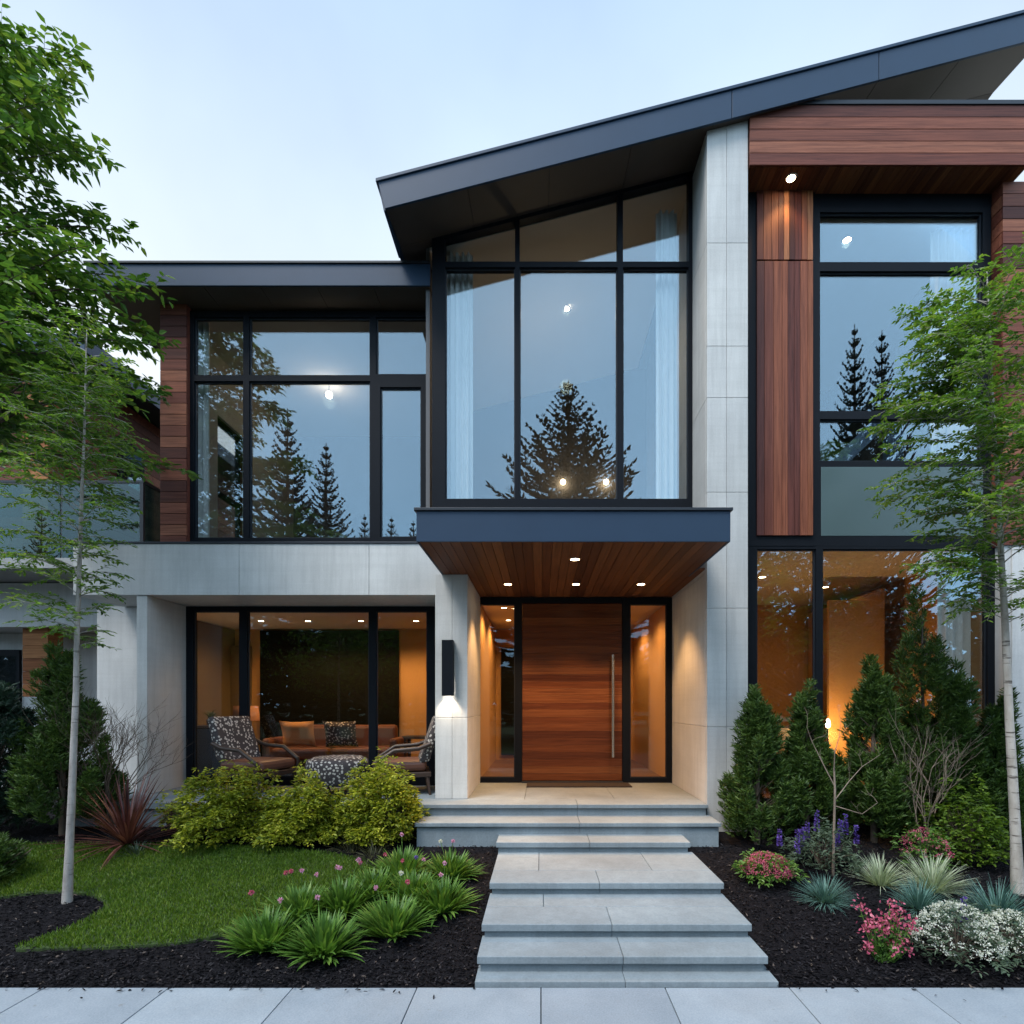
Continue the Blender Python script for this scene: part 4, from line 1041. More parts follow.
def rot_about(v, ax, a):
    return v * math.cos(a) + np.cross(ax, v) * math.sin(a) + ax * np.dot(ax, v) * (1 - math.cos(a))
def leafy_tree(name, label, group, base, top, r0, zlo, zhi, reach, nb, leafL, leafW, bark_m, leaf_m, per_twig=14, twig_gap=.07, bias=None, twigL=.32, rise=.9, droop=.3, bend=.12, thin=None):
    base = np.array(base, float); top = np.array(top, float)
    t = empty(name, tuple(base), label, 'tree', group)
    ts = np.linspace(0, 1, 12); wob = np.cumsum(RNG.normal(0, bend * .04, (12, 2)), 0) * np.array([1, 1])
    tp = base + (top - base) * ts[:, None]; tp[:, :2] += wob - wob[0] ; tr_ = r0 * (1 - ts * .88)
    trunk, br, lf = MB(), MB(), MB()
    tp2 = tp.copy(); tp2[0, 2] -= .05; rr = tr_.copy(); rr[0] *= 1.25
    tube(trunk, tp2, rr, 10)
    P, D = [], []
    for i in range(nb):
        h = zlo + (zhi - zlo) * (i + RNG.uniform(0, 1)) / nb
        f = np.clip((h - base[2]) / (top[2] - base[2]), 0, 1); o = np.array([np.interp(f, ts, tp[:, c]) for c in range(3)])
        az = i * 2.39996 + RNG.normal(0, .3)
        if bias is not None and RNG.uniform() < bias[1]: az = bias[0] + RNG.normal(0, .7)
        L = reach((h - zlo) / (zhi - zlo)) * RNG.uniform(.7, 1.15)
        if thin: L *= 1 - thin[1] * max(0, math.cos(az - thin[0])) ** .5 if math.cos(az - thin[0]) > 0 else 1
        el = rise * RNG.uniform(.6, 1.2); n = 12; seg = L / n; p = o.copy(); pts = [p.copy()]
        for k in range(n):
            e = el * (1 - k / n) ** 1.1 - droop * k / n
            az += RNG.normal(0, .07); p = p + seg * np.array([math.cos(az) * math.cos(e), math.sin(az) * math.cos(e), math.sin(e)]); pts.append(p.copy())
        pts = np.array(pts); rb = max(.004, .32 * np.interp(f, ts, tr_) * (L / max(reach(.3), .1)))
        tube(br, pts, np.linspace(rb, .002, n + 1), 5, cap=False)
        m_ = int(L / twig_gap)
        for q in range(m_):
            s = .16 + .84 * (q + RNG.uniform(0, 1)) / m_; x = s * n; k = min(int(x), n - 1); o2 = pts[k] + (pts[k + 1] - pts[k]) * (x - k); dr = norm(pts[k + 1] - pts[k])
            sd = norm(np.cross(dr, [0, 0, 1.0])) * (1 if q % 2 else -1)
            td = norm(dr * RNG.uniform(.5, 1.0) + sd * RNG.uniform(.6, 1.1) + np.array([0, 0, RNG.normal(.08, .38)]))
            tl = twigL * RNG.uniform(.5, 1.2) * (1 - .55 * s) ; w = np.linspace(0, 1, 4)[:, None]
            tpts = o2 + td * tl * w + np.array([0, 0, -.16 * tl]) * w ** 2
            tube(br, tpts, np.linspace(.0025, .001, 4), 3, cap=False)
            m2 = max(3, int(per_twig * (1 - .4 * s))); u = (np.arange(m2) + RNG.uniform(0, 1, m2)) / m2
            lp = o2 + td * tl * u[:, None] + np.array([0, 0, -.16 * tl]) * u[:, None] ** 2
            ls = norm(np.cross(td, [0, 0, 1.0])); sg = np.where(np.arange(m2) % 2 == 0, 1, -1)[:, None]
            ld = norm(td * .7 + ls * sg * RNG.uniform(.5, 1.1, (m2, 1)) + RNG.normal(0, .22, (m2, 3)) + np.array([0, 0, -.15]))
            P.append(lp); D.append(ld)
    P, D = np.concatenate(P), np.concatenate(D)
    leaves(lf, P, D, leafL * RNG.uniform(.65, 1.25, len(P)), leafW * RNG.uniform(.75, 1.2, len(P)), .14, droop=.12, up=np.array([0, 0, 1.0]))
    obj('trunk', trunk, bark_m, t); obj('branches', br, bark_m, t); obj('crown', lf, leaf_m, t)
    return t
# slender young tree on the lawn
b = on_ground(67, 902)
leafy_tree('young_tree', 'slender young tree with a pale smooth trunk growing from the mulch circle in the lawn', None, (b[0], b[1], b[2]), (b[0] + .10, b[1] + .1, 5.2), .034, 2.35, 5.05,
           lambda u: .36 + .42 * math.sin(min(1, u * 1.25) * math.pi * .75), 66, .046, .020, M['bark_grey'], M['leaf_young'], 16, .045, None, .30, .65, .22, thin=(0.1, .55))
# larger broad-leaved tree just outside the lawn edge
leafy_tree('broadleaf_tree', 'large dark green broadleaf tree leaning over the lawn, its trunk out of view', None, (-6.2, 5.5, .25), (-6.0, 5.45, 8.7), .13, 4.0, 8.3,
           lambda u: 2.35 * (1 - .50 * u), 74, .105, .050, M['bark_brown'], M['leaf_broad'], 11, .07, (0.15, .6), .42, .75, .15)
# birch by the right wing
b = on_ground(1018, 893)
leafy_tree('birch_tree', 'white-barked birch with light green leaves standing before the pale side wall', None, b, (b[0] - .16, b[1] + .15, 5.9), .045, 2.6, 5.6,
           lambda u: .42 + .55 * math.sin(min(1, u * 1.2) * math.pi * .8), 100, .052, .024, M['bark_birch'], M['leaf_birch'], 16, .045, (math.pi, .3), .32, .7, .25)

def conifer_bush(name, label, group, loc, h, r, mat, n=2600, bark_m=None, loose=0.0, power=.92, leafL=.055):
    t = empty(name, tuple(loc), label, 'conifer', group)
    mb = MB(); c0 = np.array(loc)
    K = 60 if not loose else 46
    pz = np.sort(RNG.uniform(0, .80, K)); pz[-3:] = (.74, .80, .86); pa = RNG.uniform(0, 6.283, K)
    pr = r * np.minimum(1, (pz + .2) / .3) ** .5 * (1 - pz) ** power * RNG.uniform(.25, .90, K)
    ph_ = h * RNG.uniform(.14, .30, K) * (1 - .35 * pz); pw = r * RNG.uniform(.20, .34, K) * (1.0 - .45 * pz)
    ph_ = np.minimum(ph_, h * (1.02 - pz))
    w_ = pw * ph_; ki = RNG.choice(K, n, p=w_ / w_.sum()); u = RNG.uniform(0, 1, n) ** .85; az = RNG.uniform(0, 6.283, n)
    q = pw[ki] * (np.minimum(1, u / .25 + .35) * (1 - u) ** .7 + .03) * np.sqrt(RNG.uniform(.15, 1.05, n))
    lean = 1 + .22 * u
    o = np.stack([np.cos(pa[ki]) * pr[ki] * lean + np.cos(az) * q, np.sin(pa[ki]) * pr[ki] * lean + np.sin(az) * q, pz[ki] * h + u * ph_[ki] + .02], 1) + c0
    out = np.stack([np.cos(az) * .8 + np.cos(pa[ki]) * .5, np.sin(az) * .8 + np.sin(pa[ki]) * .5, RNG.uniform(.6, 2.2, n)], 1); out = norm(out)
    k_ = 8
    P = np.repeat(o, k_, 0); Dm = np.repeat(out, k_, 0); sd = norm(np.cross(Dm, np.array([0, 0, 1.0]) + 0 * Dm)); j = np.tile(np.arange(k_), n)
    tt = (j // 2) / (k_ / 2); sg = np.where(j % 2 == 0, 1, -1)
    P = P + Dm * (tt * .07)[:, None]
    D = norm(Dm + sd * (sg * .75)[:, None] + RNG.normal(0, .3, P.shape))
    leaves(mb, P, D, leafL * RNG.uniform(.6, 1.3, len(P)), leafL * .22, .15)
    tr_ = MB(); tube(tr_, [tuple(c0 + [0, 0, -.05]), tuple(c0 + [.01, 0, h * .5]), tuple(c0 + [0, 0, h * .93])], [.035, .022, .005], 7)
    for i in range(60):
        a = RNG.uniform(0, 6.28); z = RNG.uniform(.05, .8) * h; L = r * (1 - z / h) ** power * .9
        tube(tr_, [tuple(c0 + [0, 0, z]), tuple(c0 + [math.cos(a) * L, math.sin(a) * L, z + L * .8])], [.008, .003], 4, cap=False)
    obj('trunk', tr_, bark_m or M['bark_brown'], t); obj('crown', mb, mat, t)
    return t
def at_d(px, d): return (Xp(px, d), d, ground_z(d))
GC = 'columnar conifers in front of the ground floor window'
c1 = conifer_bush('columnar_conifer', 'dense columnar conifer hugging the foot of the concrete fin wall', GC, at_d(757, 6.05), 1.66, .41, M['yew'], 3600)
c2 = conifer_bush('columnar_conifer', 'columnar conifer covering the base of the narrow ground floor pane', GC, at_d(806, 6.12), 1.70, .43, M['yew'], 3600)
dup(c1, at_d(874, 6.1), 2.1, (1.06, 1.05, 1.18), 'columnar conifer between the lit pane and the tall loose evergreen', GC)
dup(c2, at_d(955, 6.1), 1.2, (1.1, 1.1, 1.12), 'columnar conifer behind the lime green shrub', GC)
dup(c1, at_d(1000, 6.0), 4.0, (1.0, 1.0, .98), 'columnar conifer right behind the birch trunk', GC)
conifer_bush('loose_evergreen', 'tall loose dark evergreen rising above the columnar conifers', None, at_d(922, 6.2), 2.75, .46, M['yew'], 2600, loose=1, power=.7)
conifer_bush('spreading_conifer', 'broad dark green conifer beside the slender young tree trunk', 'spreading conifers by the pale wall', at_d(62, 6.3), 2.1, .60, M['yew'], 4600, leafL=.06)
conifer_bush('spreading_conifer', 'bluish spreading conifer under the dark lower window', 'spreading conifers by the pale wall', at_d(-6, 6.2), 1.85, .7, M['yew_blue'], 4200, leafL=.06)
conifer_bush('low_evergreen', 'low dark evergreen tuft at the edge of the lawn', None, at_d(-14, 5.1), .42, .38, M['yew'], 1300)

def mound(name, label, group, loc, rx, h, mat, n, L, W, cat='shrub', flower=None, nf=0, fl=.02, stems=True, tiers=0, flower_name='flowers'):
    t = empty(name, tuple(loc), label, cat, group); c0 = np.array(loc); mb = MB()
    az = RNG.uniform(0, 6.283, n); cz = RNG.uniform(0.0, 1, n); q1, q2 = RNG.uniform(0, 6, 2); rad = np.sqrt(1 - cz ** 2) * RNG.uniform(.55, 1.0, n) ** .5
    lump = 1 + .20 * np.sin(az * 2 + cz * 3 + q1) + .17 * np.sin(az * 4 - cz * 6 + q2) + .12 * np.sin(az * 5 - cz * 9 + 2 + loc[0]) + .09 * np.sin(az * 9 + cz * 14)
    o = np.stack([np.cos(az) * rad * rx * lump, np.sin(az) * rad * rx * lump, cz * h * lump * RNG.uniform(.75, 1, n) + .05], 1)
    if tiers: o[:, 2] = o[:, 2] * .8 + .2 * np.round(o[:, 2] / h * tiers) / tiers * h
    k_ = 5; P = np.repeat(o, k_, 0); az2 = np.repeat(az, k_) + RNG.normal(0, 1.1, n * k_)
    D = np.stack([np.cos(az2), np.sin(az2), RNG.normal(.25, .35, n * k_)], 1); P = P + norm(D) * RNG.uniform(0, L * .8, (n * k_, 1))
    leaves(mb, P + c0, D, L * RNG.uniform(.6, 1.25, len(P)), W * RNG.uniform(.7, 1.2, len(P)), .18, droop=.2, up=np.array([0, 0, 1.0]))
    st = MB()
    for i in range(46):
        a = RNG.uniform(0, 6.28); q = RNG.uniform(.3, .95); e = c0 + [math.cos(a) * rx * q, math.sin(a) * rx * q, h * math.sqrt(1 - q * q) * .9]
        tube(st, [tuple(c0 + [0, 0, -.02]), tuple((c0 * .5 + e * .5) + [0, 0, h * .12]), tuple(e)], [.007, .004, .002], 4, cap=False)
    obj('stems', st, M['bark_brown'], t); obj('foliage', mb, mat, t)
    if flower:
        fb = MB(); az = RNG.uniform(0, 6.283, nf); cz = RNG.uniform(.25, 1, nf); rad = np.sqrt(1 - cz ** 2)
        o = c0 + np.stack([np.cos(az) * rad * rx * 1.05, np.sin(az) * rad * rx * 1.05, cz * h * 1.05 + .05], 1)
        P = np.repeat(o, 6, 0); D = RNG.normal(0, 1, P.shape) + np.array([0, 0, .7]); P = P + RNG.normal(0, fl * .5, P.shape)
        leaves(fb, P, D, fl * RNG.uniform(.6, 1.2, len(P)), fl * .6, .2); obj(flower_name, fb, flower, t)
    return t
GS = 'golden shrubs along the terrace edge'
mound('golden_shrub', 'yellow-green shrub at the end of the terrace nearest the spiky red plant', GS, at_d(228, 6.15), .46, .66, M['shrub'], 2600, .045, .026, tiers=5)
mound('golden_shrub', 'yellow-green shrub in the middle of the row along the terrace', GS, at_d(306, 6.1), .40, .56, M['shrub'], 2300, .045, .026, tiers=5)
mound('golden_shrub', 'yellow-green shrub of the terrace row standing nearest the entrance steps', GS, at_d(382, 6.15), .42, .74, M['shrub'], 2500, .045, .026, tiers=5)
mound('lime_shrub', 'bright lime green shrub between the blue grass and the birch trunk', None, at_d(966, 5.55), .28, .68, M['lime'], 420, .055, .034, tiers=6)

def clump(name, label, group, loc, n, L, W, mat, lean=(.05, 1.25), curve=(.2, .7), r=.05, cat='plant', part='foliage'):
    t = empty(name, tuple(loc), label, cat, group); mb = MB()
    az = RNG.uniform(0, 6.283, n); q = RNG.uniform(0, 1, n); rr = r * np.sqrt(q)
    b = np.array(loc) + np.stack([np.cos(az) * rr, np.sin(az) * rr, np.full(n, -.01)], 1)
    blades(mb, b, az + RNG.normal(0, .25, n), lean[0] + (lean[1] - lean[0]) * q + RNG.normal(0, .06, n), L * RNG.uniform(.65, 1.1, n), W * RNG.uniform(.7, 1.15, n), RNG.uniform(*curve, n), seg=5)
    obj(part, mb, mat, t); return t
def flower_head(t, loc, top, mat, r=.022, stem_m=None):
    s = MB(); loc = np.array(loc); top = np.array(top)
    tube(s, [tuple(loc), tuple(loc * .5 + top * .5 + [0, 0, .02]), tuple(top)], .003, 5); st = obj('flower_stem', s, stem_m or M['perennial'], t)
    f = MB(); n = 46; d_ = norm(RNG.normal(0, 1, (n, 3))); leaves(f, top + d_ * r * .25, d_, r * RNG.uniform(.8, 1.2, n), r * .5, .2); obj('flower_head', f, mat, st)
GPn = 'flowering perennials beside the entrance steps'
per = [((265, 944), 'broad perennial clump at the lawn corner with an orange-tinged bloom', ['lilac', 'pink'], .40),
       ((324, 951), 'perennial clump nearest the pavement with a single lilac bloom', ['lilac'], .42),
       ((393, 931), 'perennial clump between the pavement and the middle of the bed, with a pale bud', ['white'], .40),
       ((441, 908), 'perennial clump at the outer edge of the bed, close to the second step', ['lilac'], .38),
       ((300, 915), 'perennial clump at the lawn edge with two pink blooms on tall stems', ['pink', 'lilac'], .38),
       ((343, 910), 'perennial clump in the middle of the bed with two lilac blooms', ['lilac', 'lilac'], .40),
       ((374, 895), 'perennial clump inside the bed with one dark pink bloom', ['pink'], .36),
       ((402, 876), 'tall perennial clump at the top of the bed beside the lawn tip', [], .40),
       ((412, 897), 'perennial clump behind the pale bud, with a purple bloom', ['purple'], .36),
       ((450, 877), 'perennial clump touching the lowest corner of the wide porch steps', ['white'], .38)]
pm_ = [clump('perennial_plant', None, None, (0, 0, 0), 340, .27, .032, M['perennial'], (.0, 1.12), (.0, .5), .13), clump('perennial_plant', None, None, (0, 0, 0), 300, .28, .036, M['perennial'], (.0, 1.2), (.0, .6), .13)]
for i, ((px, py), lab, fl, L) in enumerate(per):
    p = on_ground(px, py)
    if i < 2: t = pm_[i]; t.location = p; t['label'] = lab; t['group'] = GPn; t['category'] = 'plant'
    else: t = dup(pm_[i % 2], p, i * 1.7, L / .40, lab, GPn); t['category'] = 'plant'
    for j, f in enumerate(fl):
        BASE[t.name] = (0, 0, 0); a = i * 2.1 + j * 2.6
        flower_head(t, (.02 * math.cos(a), .02 * math.sin(a), .03), (.13 * math.cos(a), .09 * math.sin(a) - .03, .34 + .04 * ((i + j) % 3)), M[f], .019)
# red spiky cordyline, bare shrub, small tufts
p = at_d(127, 5.9); p = (p[0], p[1], p[2] + .08)
t = clump('spiky_cordyline', 'dark red spiky plant with long narrow leaves before the concrete pier', None, p, 135, .80, .027, M['cordyline'], (.0, 1.65), (.02, .4), .05)
def twigs(mb, o, d, L, r, depth, spread=.55, up=.15, tips=None):
    o = np.array(o, float); d = norm(np.array(d, float)); n = 5; pts = [o.copy()]; p = o.copy()
    for i in range(n):
        d = norm(d + RNG.normal(0, .10, 3) + np.array([0, 0, up * .25])); p = p + d * L / n; pts.append(p.copy())
    tube(mb, pts, np.linspace(r, r * .6, n + 1), 6 if r > .01 else 4, cap=False)
    if depth == 0: return
    k = 3 if depth > 1 else 3
    for i in range(k):
        f = RNG.uniform(.45, 1.0) if i else 1.0; x = f * n; j = min(int(x), n - 1); q = pts[j] + (pts[j + 1] - pts[j]) * (x - j)
        nd = norm(d + RNG.normal(0, spread, 3) * np.array([1, 1, .5]) + np.array([0, 0, up])); twigs(mb, q, nd, L * RNG.uniform(.55, .85), r * .58, depth - 1, spread, up)
t = empty('bare_shrub', at_d(110, 6.42), 'leafless multi-stemmed shrub against the pale wall', 'shrub')
for i in range(7):
    m = MB(); a = i * 2.4; twigs(m, at_d(110, 6.42), (.26 * math.cos(a), .2 * math.sin(a), 1), .62, .011, 4, .42, .14); obj('stem', m, M['bark_brown'], t)
t = clump('ground_cover', 'small green ground cover at the foot of the spiky red plant', None, at_d(138, 5.75), 160, .16, .014, M['salvia_leaf'], (.1, 1.5), (.2, .8), .12)
clump('dry_tuft', 'thin dry tuft in the dark mulch below the golden shrubs', None, on_ground(352, 850), 90, .22, .008, M['dry'], (.0, 1.3), (.2, .9), .12)
clump('dry_tuft', 'second thin tuft in the mulch, nearest the porch steps', None, on_ground(374, 856), 70, .20, .008, M['dry'], (.0, 1.3), (.2, .9), .10)
mound('yellow_plant', 'tiny yellow-leaved plant by the concrete pier', None, at_d(170, 6.4), .10, .42, M['shrub'], 60, .045, .03, 'plant')

# right bed
mound('pink_sedum', 'low dense plant covered in dark pink flowers near the steps', None, on_ground(767, 882), .23, .20, M['perennial'], 330, .04, .02, 'plant', M['pink'], 460, .015)
GF = 'blue grass tufts in the mulch bed'
f1 = clump('blue_grass', 'low blue grass tuft in the open mulch below the bare sapling', GF, on_ground(825, 901), 420, .25, .005, M['fescue'], (.1, 1.5), (.15, .5), .06)
dup(f1, on_ground(919, 909), 1.1, (1.02, 1.02, 1.15), 'blue grass tuft in front of the pale striped grass', GF)
dup(f1, on_ground(998, 918), 2.3, (1.2, 1.2, 1.45), 'largest blue grass tuft, at the foot of the birch trunk', GF)
GW = 'pale grass tufts in the mulch bed'
w1 = clump('white_grass', 'white-striped grass tuft standing alone between the sapling and the pink blooms', GW, on_ground(880, 884), 330, .30, .007, M['white_grass'], (.05, 1.25), (.15, .5), .06)
dup(w1, on_ground(932, 890), .9, (1.1, 1.1, 1.25), 'taller white-striped grass tuft behind the blue grass, mixed with pink blooms', GW)
mound('pink_flower_bush', 'pink flowering plant half hidden behind the pale grass tufts', None, on_ground(924, 870), .22, .34, M['perennial'], 220, .04, .02, 'plant', M['pink'], 130, .017)
# salvia
def spike_plant(label, loc, spots, mat, leafm, name='salvia'):
    t = mound(name, label, None, loc, .34, .34, leafm, 330, .05, .016, 'plant') if leafm else empty(name, tuple(loc), label, 'plant')
    for (dx, dy, z0, z1) in spots:
        s = MB(); b_ = (loc[0] + dx * .4, loc[1] + dy * .4, loc[2]); tp_ = (loc[0] + dx, loc[1] + dy, loc[2] + z1)
        tube(s, [b_, ((b_[0] + tp_[0]) / 2, (b_[1] + tp_[1]) / 2, loc[2] + z1 * .55), tp_], .003, 5); st = obj('flower_stem', s, M['salvia_leaf'], t)
        f = MB(); n = 85; u = RNG.uniform(0, 1, n) ** 1.2; a = RNG.uniform(0, 6.28, n); q = .024 * (1 - .85 * u)
        c_ = np.array(tp_) + np.stack([np.cos(a) * q * .5, np.sin(a) * q * .5, -(z1 - z0) * (1 - u)], 1); leaves(f, c_, np.stack([np.cos(a), np.sin(a), np.full(n, .4)], 1), .024, .016, .2); obj('flower_spike', f, mat, st)
    return t
p = on_ground(822, 868)
spike_plant('grey-green plant with tall violet flower spikes in front of the conifers', p, [(-.42, .0, .22, .38), (-.27, -.05, .16, .40), (-.20, .0, .2, .40), (-.12, .05, .24, .44), (.0, .1, .34, .55), (.18, .0, .28, .48), (.26, .05, .32, .52), (.34, 0, .24, .42), (.1, -.1, .2, .36)], M['purple'], M['salvia_leaf'])
p = on_ground(964, 935); spike_plant('single violet flower spike rising behind the white blossom shrub', p, [(.0, .0, .1, .30), (.02, .02, .08, .22)], M['purple'], None)
def tall_pink(loc, label):
    t = empty('pink_blossom_plant', tuple(loc), label, 'plant'); c0 = np.array(loc); st, lf, fl = MB(), MB(), MB()
    for i in range(34):
        s = -1 if i % 2 else 1; a = RNG.normal(0, .5); tip = c0 + np.array([s * .09 + RNG.normal(0, .045), RNG.normal(0, .06), RNG.uniform(.10, .38)])
        tube(st, [tuple(c0 + [s * .04, 0, -.02]), tuple(c0 * .5 + tip * .5 + [s * .03, 0, 0]), tuple(tip)], [.004, .003, .002], 4, cap=False)
        u = RNG.uniform(.1, .9, 14); lp = c0 + (tip - c0) * u[:, None]; leaves(lf, lp, RNG.normal(0, 1, (14, 3)), .04, .014, .2)
        fp = tip + RNG.normal(0, .022, (16, 3)); leaves(fl, fp, RNG.normal(0, 1, (16, 3)) + [0, 0, .5], .024, .017, .2)
    obj('stems', st, M['perennial'], t); obj('foliage', lf, M['perennial'], t); obj('blossoms', fl, M['pink'], t)
tall_pink(on_ground(886, 962), 'upright twin-tufted pink blossom plant alone in the front mulch')
GB = 'white blossom shrubs beside the pavement'
mound('white_blossom_shrub', 'white blossom shrub topped by the violet spike', GB, on_ground(957, 962), .27, .34, M['salvia_leaf'], 330, .04, .014, 'shrub', M['white'], 420, .015, flower_name='blossoms')
mound('white_blossom_shrub', 'white blossom shrub cut off by the picture edge, below the birch', GB, on_ground(1016, 958), .24, .26, M['salvia_leaf'], 300, .04, .014, 'shrub', M['white'], 360, .015, flower_name='blossoms')
# bare sapling
p = np.array(on_ground(833, 876)); t = empty('bare_sapling', tuple(p), 'thin leafless sapling with a few forked branches in the mulch', 'tree')
s_ = 550 / p[1]; q = lambda px, py, dy=0: (p[0] + (px - 833) / s_, p[1] + dy, EYE + (705 - py) / s_)
m = MB(); tube(m, [tuple(p + [0, 0, -.03]), q(834, 830), q(835, 790), q(834, 768)], [.014, .012, .010, .008], 8); obj('trunk', m, M['twig'], t)
for pts in (((834, 785), (826, 765, .05), (817, 742, .1), (812, 728, .1)), ((834, 772), (832, 752, -.05), (836, 738, -.05), (838, 722, -.05)), ((835, 800), (852, 782, .05), (868, 768, .1), (890, 756, .15)), ((835, 806), (856, 812, -.1), (868, 800, -.15))):
    m = MB(); tube(m, [q(*a) for a in pts], np.linspace(.006, .002, len(pts)), 5, cap=False)
    for a in pts[1:]: twigs(m, q(*a), (RNG.normal(0, .6), RNG.normal(0, .4), 1), .12, .002, 1, .6, .1)
    obj('branch', m, M['twig'], t)
t = empty('thin_shrub', at_d(926, 5.75), 'thin brown multi-stemmed shrub in front of the tall loose evergreen', 'shrub')
for i in range(5):
    m = MB(); a = i * 2.4; twigs(m, at_d(926, 5.75), (.16 * math.cos(a), .12 * math.sin(a), 1), .6, .009, 3, .35, .15); obj('stem', m, M['twig'], t)

# ================================================================== ACROSS THE ROAD (seen mirrored in the windows)
def spruce(h, r, seedless=None, n_whorl=33):
    t = empty('spruce_tree', (0, 0, 0)); tr_, cr = MB(), MB(); tube(tr_, [(0, 0, -.1), (0, 0, h * .5), (0, 0, h)], [.26, .15, .02], 8)
    P, D, Ls = [], [], []
    for i in range(n_whorl):
        f = (i + .5) / n_whorl; z = h * (.06 + .93 * f); L0 = r * (1 - f) ** .9 + .05; tipf = min(1, .22 + (1 - f) * 1.6)
        for b_ in range(9):
            a = b_ * .698 + i * 1.3 + RNG.normal(0, .15); L = L0 * RNG.uniform(.7, 1.12); k_ = max(5, int(L / .12)); u = np.linspace(.06, 1, k_)
            rise = .25 if f < .8 else .9
            bp = np.stack([math.cos(a) * L * u, math.sin(a) * L * u, z + L * (-.22 * u * (1 - f) + (.26 + .5 * f) * u ** 2.2)], 1)
            tube(tr_, bp[::max(1, k_ // 4)], .02, 3, cap=False)
            dr = np.gradient(bp, axis=0); dr = norm(dr); sd = norm(np.cross(dr, np.array([0, 0, 1.0]) + 0 * dr))
            for s in (-1, 1, 0):
                P.append(bp); D.append(dr * .9 + sd * s * .8 + np.array([0, 0, -.18 * (1 - f) + .15]) + RNG.normal(0, .12, bp.shape)); Ls.append((.26 + .36 * L / (r + .1) * (1 - u * .6)) * RNG.uniform(.7, 1.2, k_) * tipf)
    P, D, Ls = np.concatenate(P), np.concatenate(D), np.concatenate(Ls)
    leaves(cr, P, D, Ls * 1.15, .11, .1)
    obj('trunk', tr_, M['bark_brown'], t); obj('crown', cr, M['spruce'], t); return t
sp1 = spruce(18.0, 3.6); sp2 = spruce(18.0, 5.6, n_whorl=34)
GT = 'spruces across the road'
spots = [(285, 405, sp1, 1.0, 'tall spruce across the road, mirrored beside the ceiling lamp of the upper window'), (324, 440, None, 1.0, 'second tall spruce across the road, just behind the tallest one of the pair'), (214, 428, None, .8, 'slim spruce across the road, mirrored over the bright side window'),
         (363, 512, None, .9, 'short spruce across the road, first of three small ones'), (390, 514, None, .9, 'short spruce across the road, middle of three small ones'), (412, 518, None, .9, 'short spruce across the road, last of three small ones'),
         (568, 386, sp2, 1.0, 'broad spruce across the road, mirrored in the bay window'), (843, 338, None, .75, 'slim tall spruce across the road, mirrored in the upper window of the timber wing'), (868, 345, None, .75, 'slim spruce across the road beside its slightly taller twin'), (20, 500, None, 1.0, 'spruce across the road opposite the neighbouring house'), (740, 470, None, 1.0, 'spruce across the road standing opposite the concrete fin wall')]
for i, (px, py, pr, wd, lab) in enumerate(spots):
    Y = -15.0 - (i % 4) * .9; dv = 2 * 7.35 - Y; s_ = 550 / dv; X = (px - 541) / s_; H = EYE + (705 - py) / s_ + .14
    if pr is not None: t = pr; t.location = (X, Y, -.16); t.scale = (H / 18 * wd, H / 18 * wd, H / 18)
    else: t = dup(sp1, (X, Y, -.16), i * 1.1, (H / 18 * wd, H / 18 * wd, H / 18))
    tag(t, lab, 'tree', GT)
    if px == 568: t.scale.x *= 1.45; t.scale.y *= 1.45
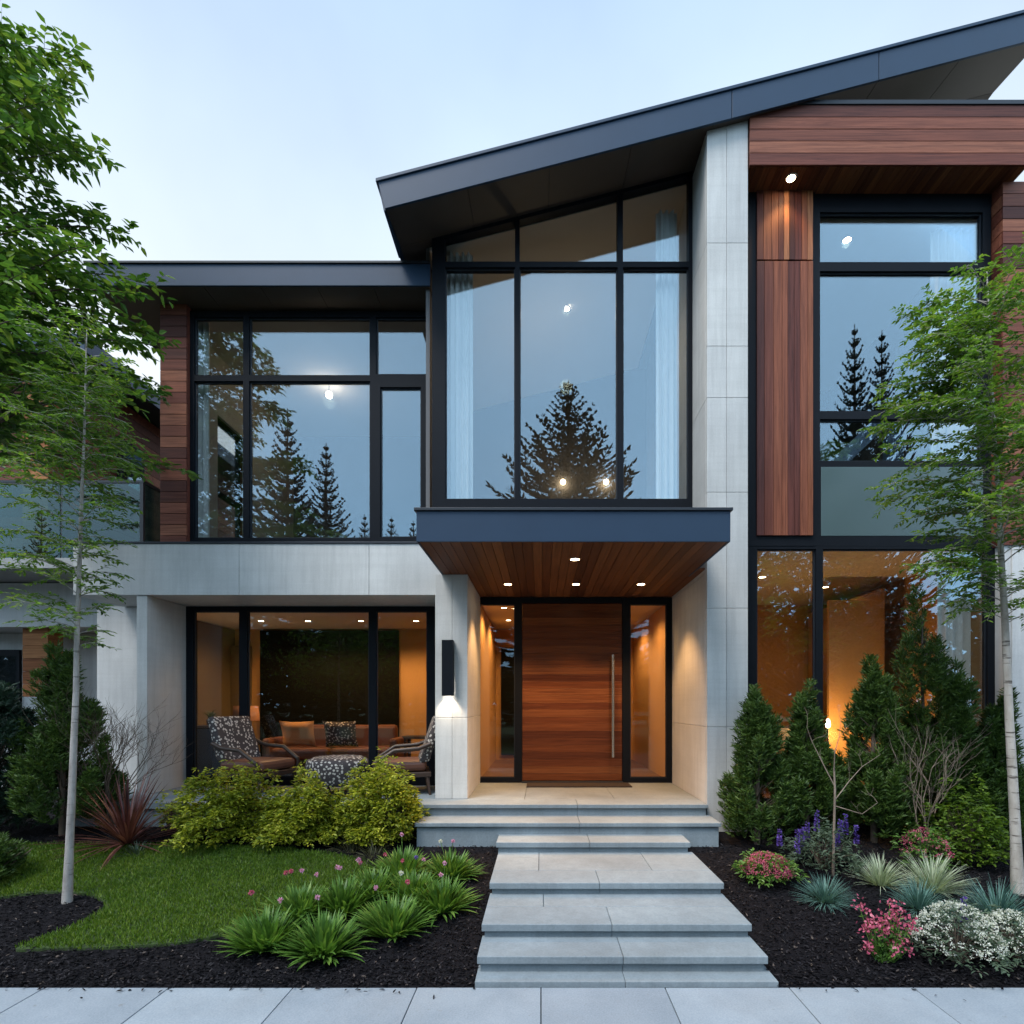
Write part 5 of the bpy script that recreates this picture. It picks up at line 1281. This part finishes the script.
# spreading broadleaf tree across the road
def spreading_tree(loc, H, R0, label, mat, nl=9000):
    t = empty('spreading_tree', tuple(loc), label, 'tree', 'broadleaf trees across the road'); tr_, lf = MB(), MB(); c0 = np.array(loc)
    tube(tr_, [tuple(c0 + [0, 0, -.1]), tuple(c0 + [.1, 0, H * .2]), tuple(c0 + [0, 0, H * .42]), tuple(c0 + [.1, 0, H * .85])], [.34, .26, .2, .05], 10)
    tips = []
    for i in range(26):
        a = i * 2.4; z = H * RNG.uniform(.22, .8); L = R0 * (1.1 - .6 * z / H) * RNG.uniform(.7, 1.1)
        p1 = c0 + [0, 0, z]; p2 = p1 + [math.cos(a) * L * .5, math.sin(a) * L * .5, L * .28]; p3 = p1 + [math.cos(a) * L, math.sin(a) * L, L * .42]
        tube(tr_, [tuple(p1), tuple(p2), tuple(p3)], [.11, .06, .02], 6, cap=False)
        for k in range(9):
            q = p1 + (p3 - p1) * RNG.uniform(.35, 1); e = q + RNG.normal(0, .16 * R0, 3) + [0, 0, .3]; tube(tr_, [tuple(q), tuple(e)], [.03, .01], 4, cap=False); tips.append(e)
    tips = np.array(tips); P = tips[RNG.integers(0, len(tips), nl)] + RNG.normal(0, .09 * R0, (nl, 3)) * [1, 1, .55]
    leaves(lf, P, RNG.normal(0, 1, (nl, 3)), .15 * RNG.uniform(.6, 1.3, nl), .09, .15)
    obj('trunk', tr_, M['bark_brown'], t); obj('crown', lf, mat, t); return t
M['autumn'] = leaf('bronze_leaf', (.02, .016, .008), (.07, .05, .02), .25, .5, None, .6)
spreading_tree(((795 - 541) * 23.0 / 550, -9.2, -.15), 8.3, 4.2, 'spreading bronze-leaved tree across the road, facing the study window', M['autumn'])
spreading_tree(((360 - 541) * 26.0 / 550, -11.5, -.15), 6.6, 4.0, 'spreading dark green tree across the road, facing the terrace', M['leaf_broad'])
spreading_tree(((180 - 541) * 27.0 / 550, -12.0, -.15), 6.2, 4.0, 'spreading dark green tree across the road, nearest the neighbouring house', M['leaf_broad'])
# far wood behind
N = 26000; wx = RNG.uniform(-75, 75, N); ph = wx * .35
hh = 8.5 + 2.2 * np.sin(ph) + 1.6 * np.sin(ph * 2.7 + 1) + 1.1 * np.sin(ph * 6.1)
wz = hh * np.sqrt(RNG.uniform(0, 1, N)); wy = -40 + RNG.uniform(-3, 3, N)
mb = MB(); leaves(mb, np.stack([wx, wy, wz], 1), RNG.normal(0, 1, (N, 3)), RNG.uniform(.6, 1.2, N), .6, .15)
obj('far_wood', mb, M['spruce'], label='dark belt of woodland beyond the road', cat='woods', kind='stuff')
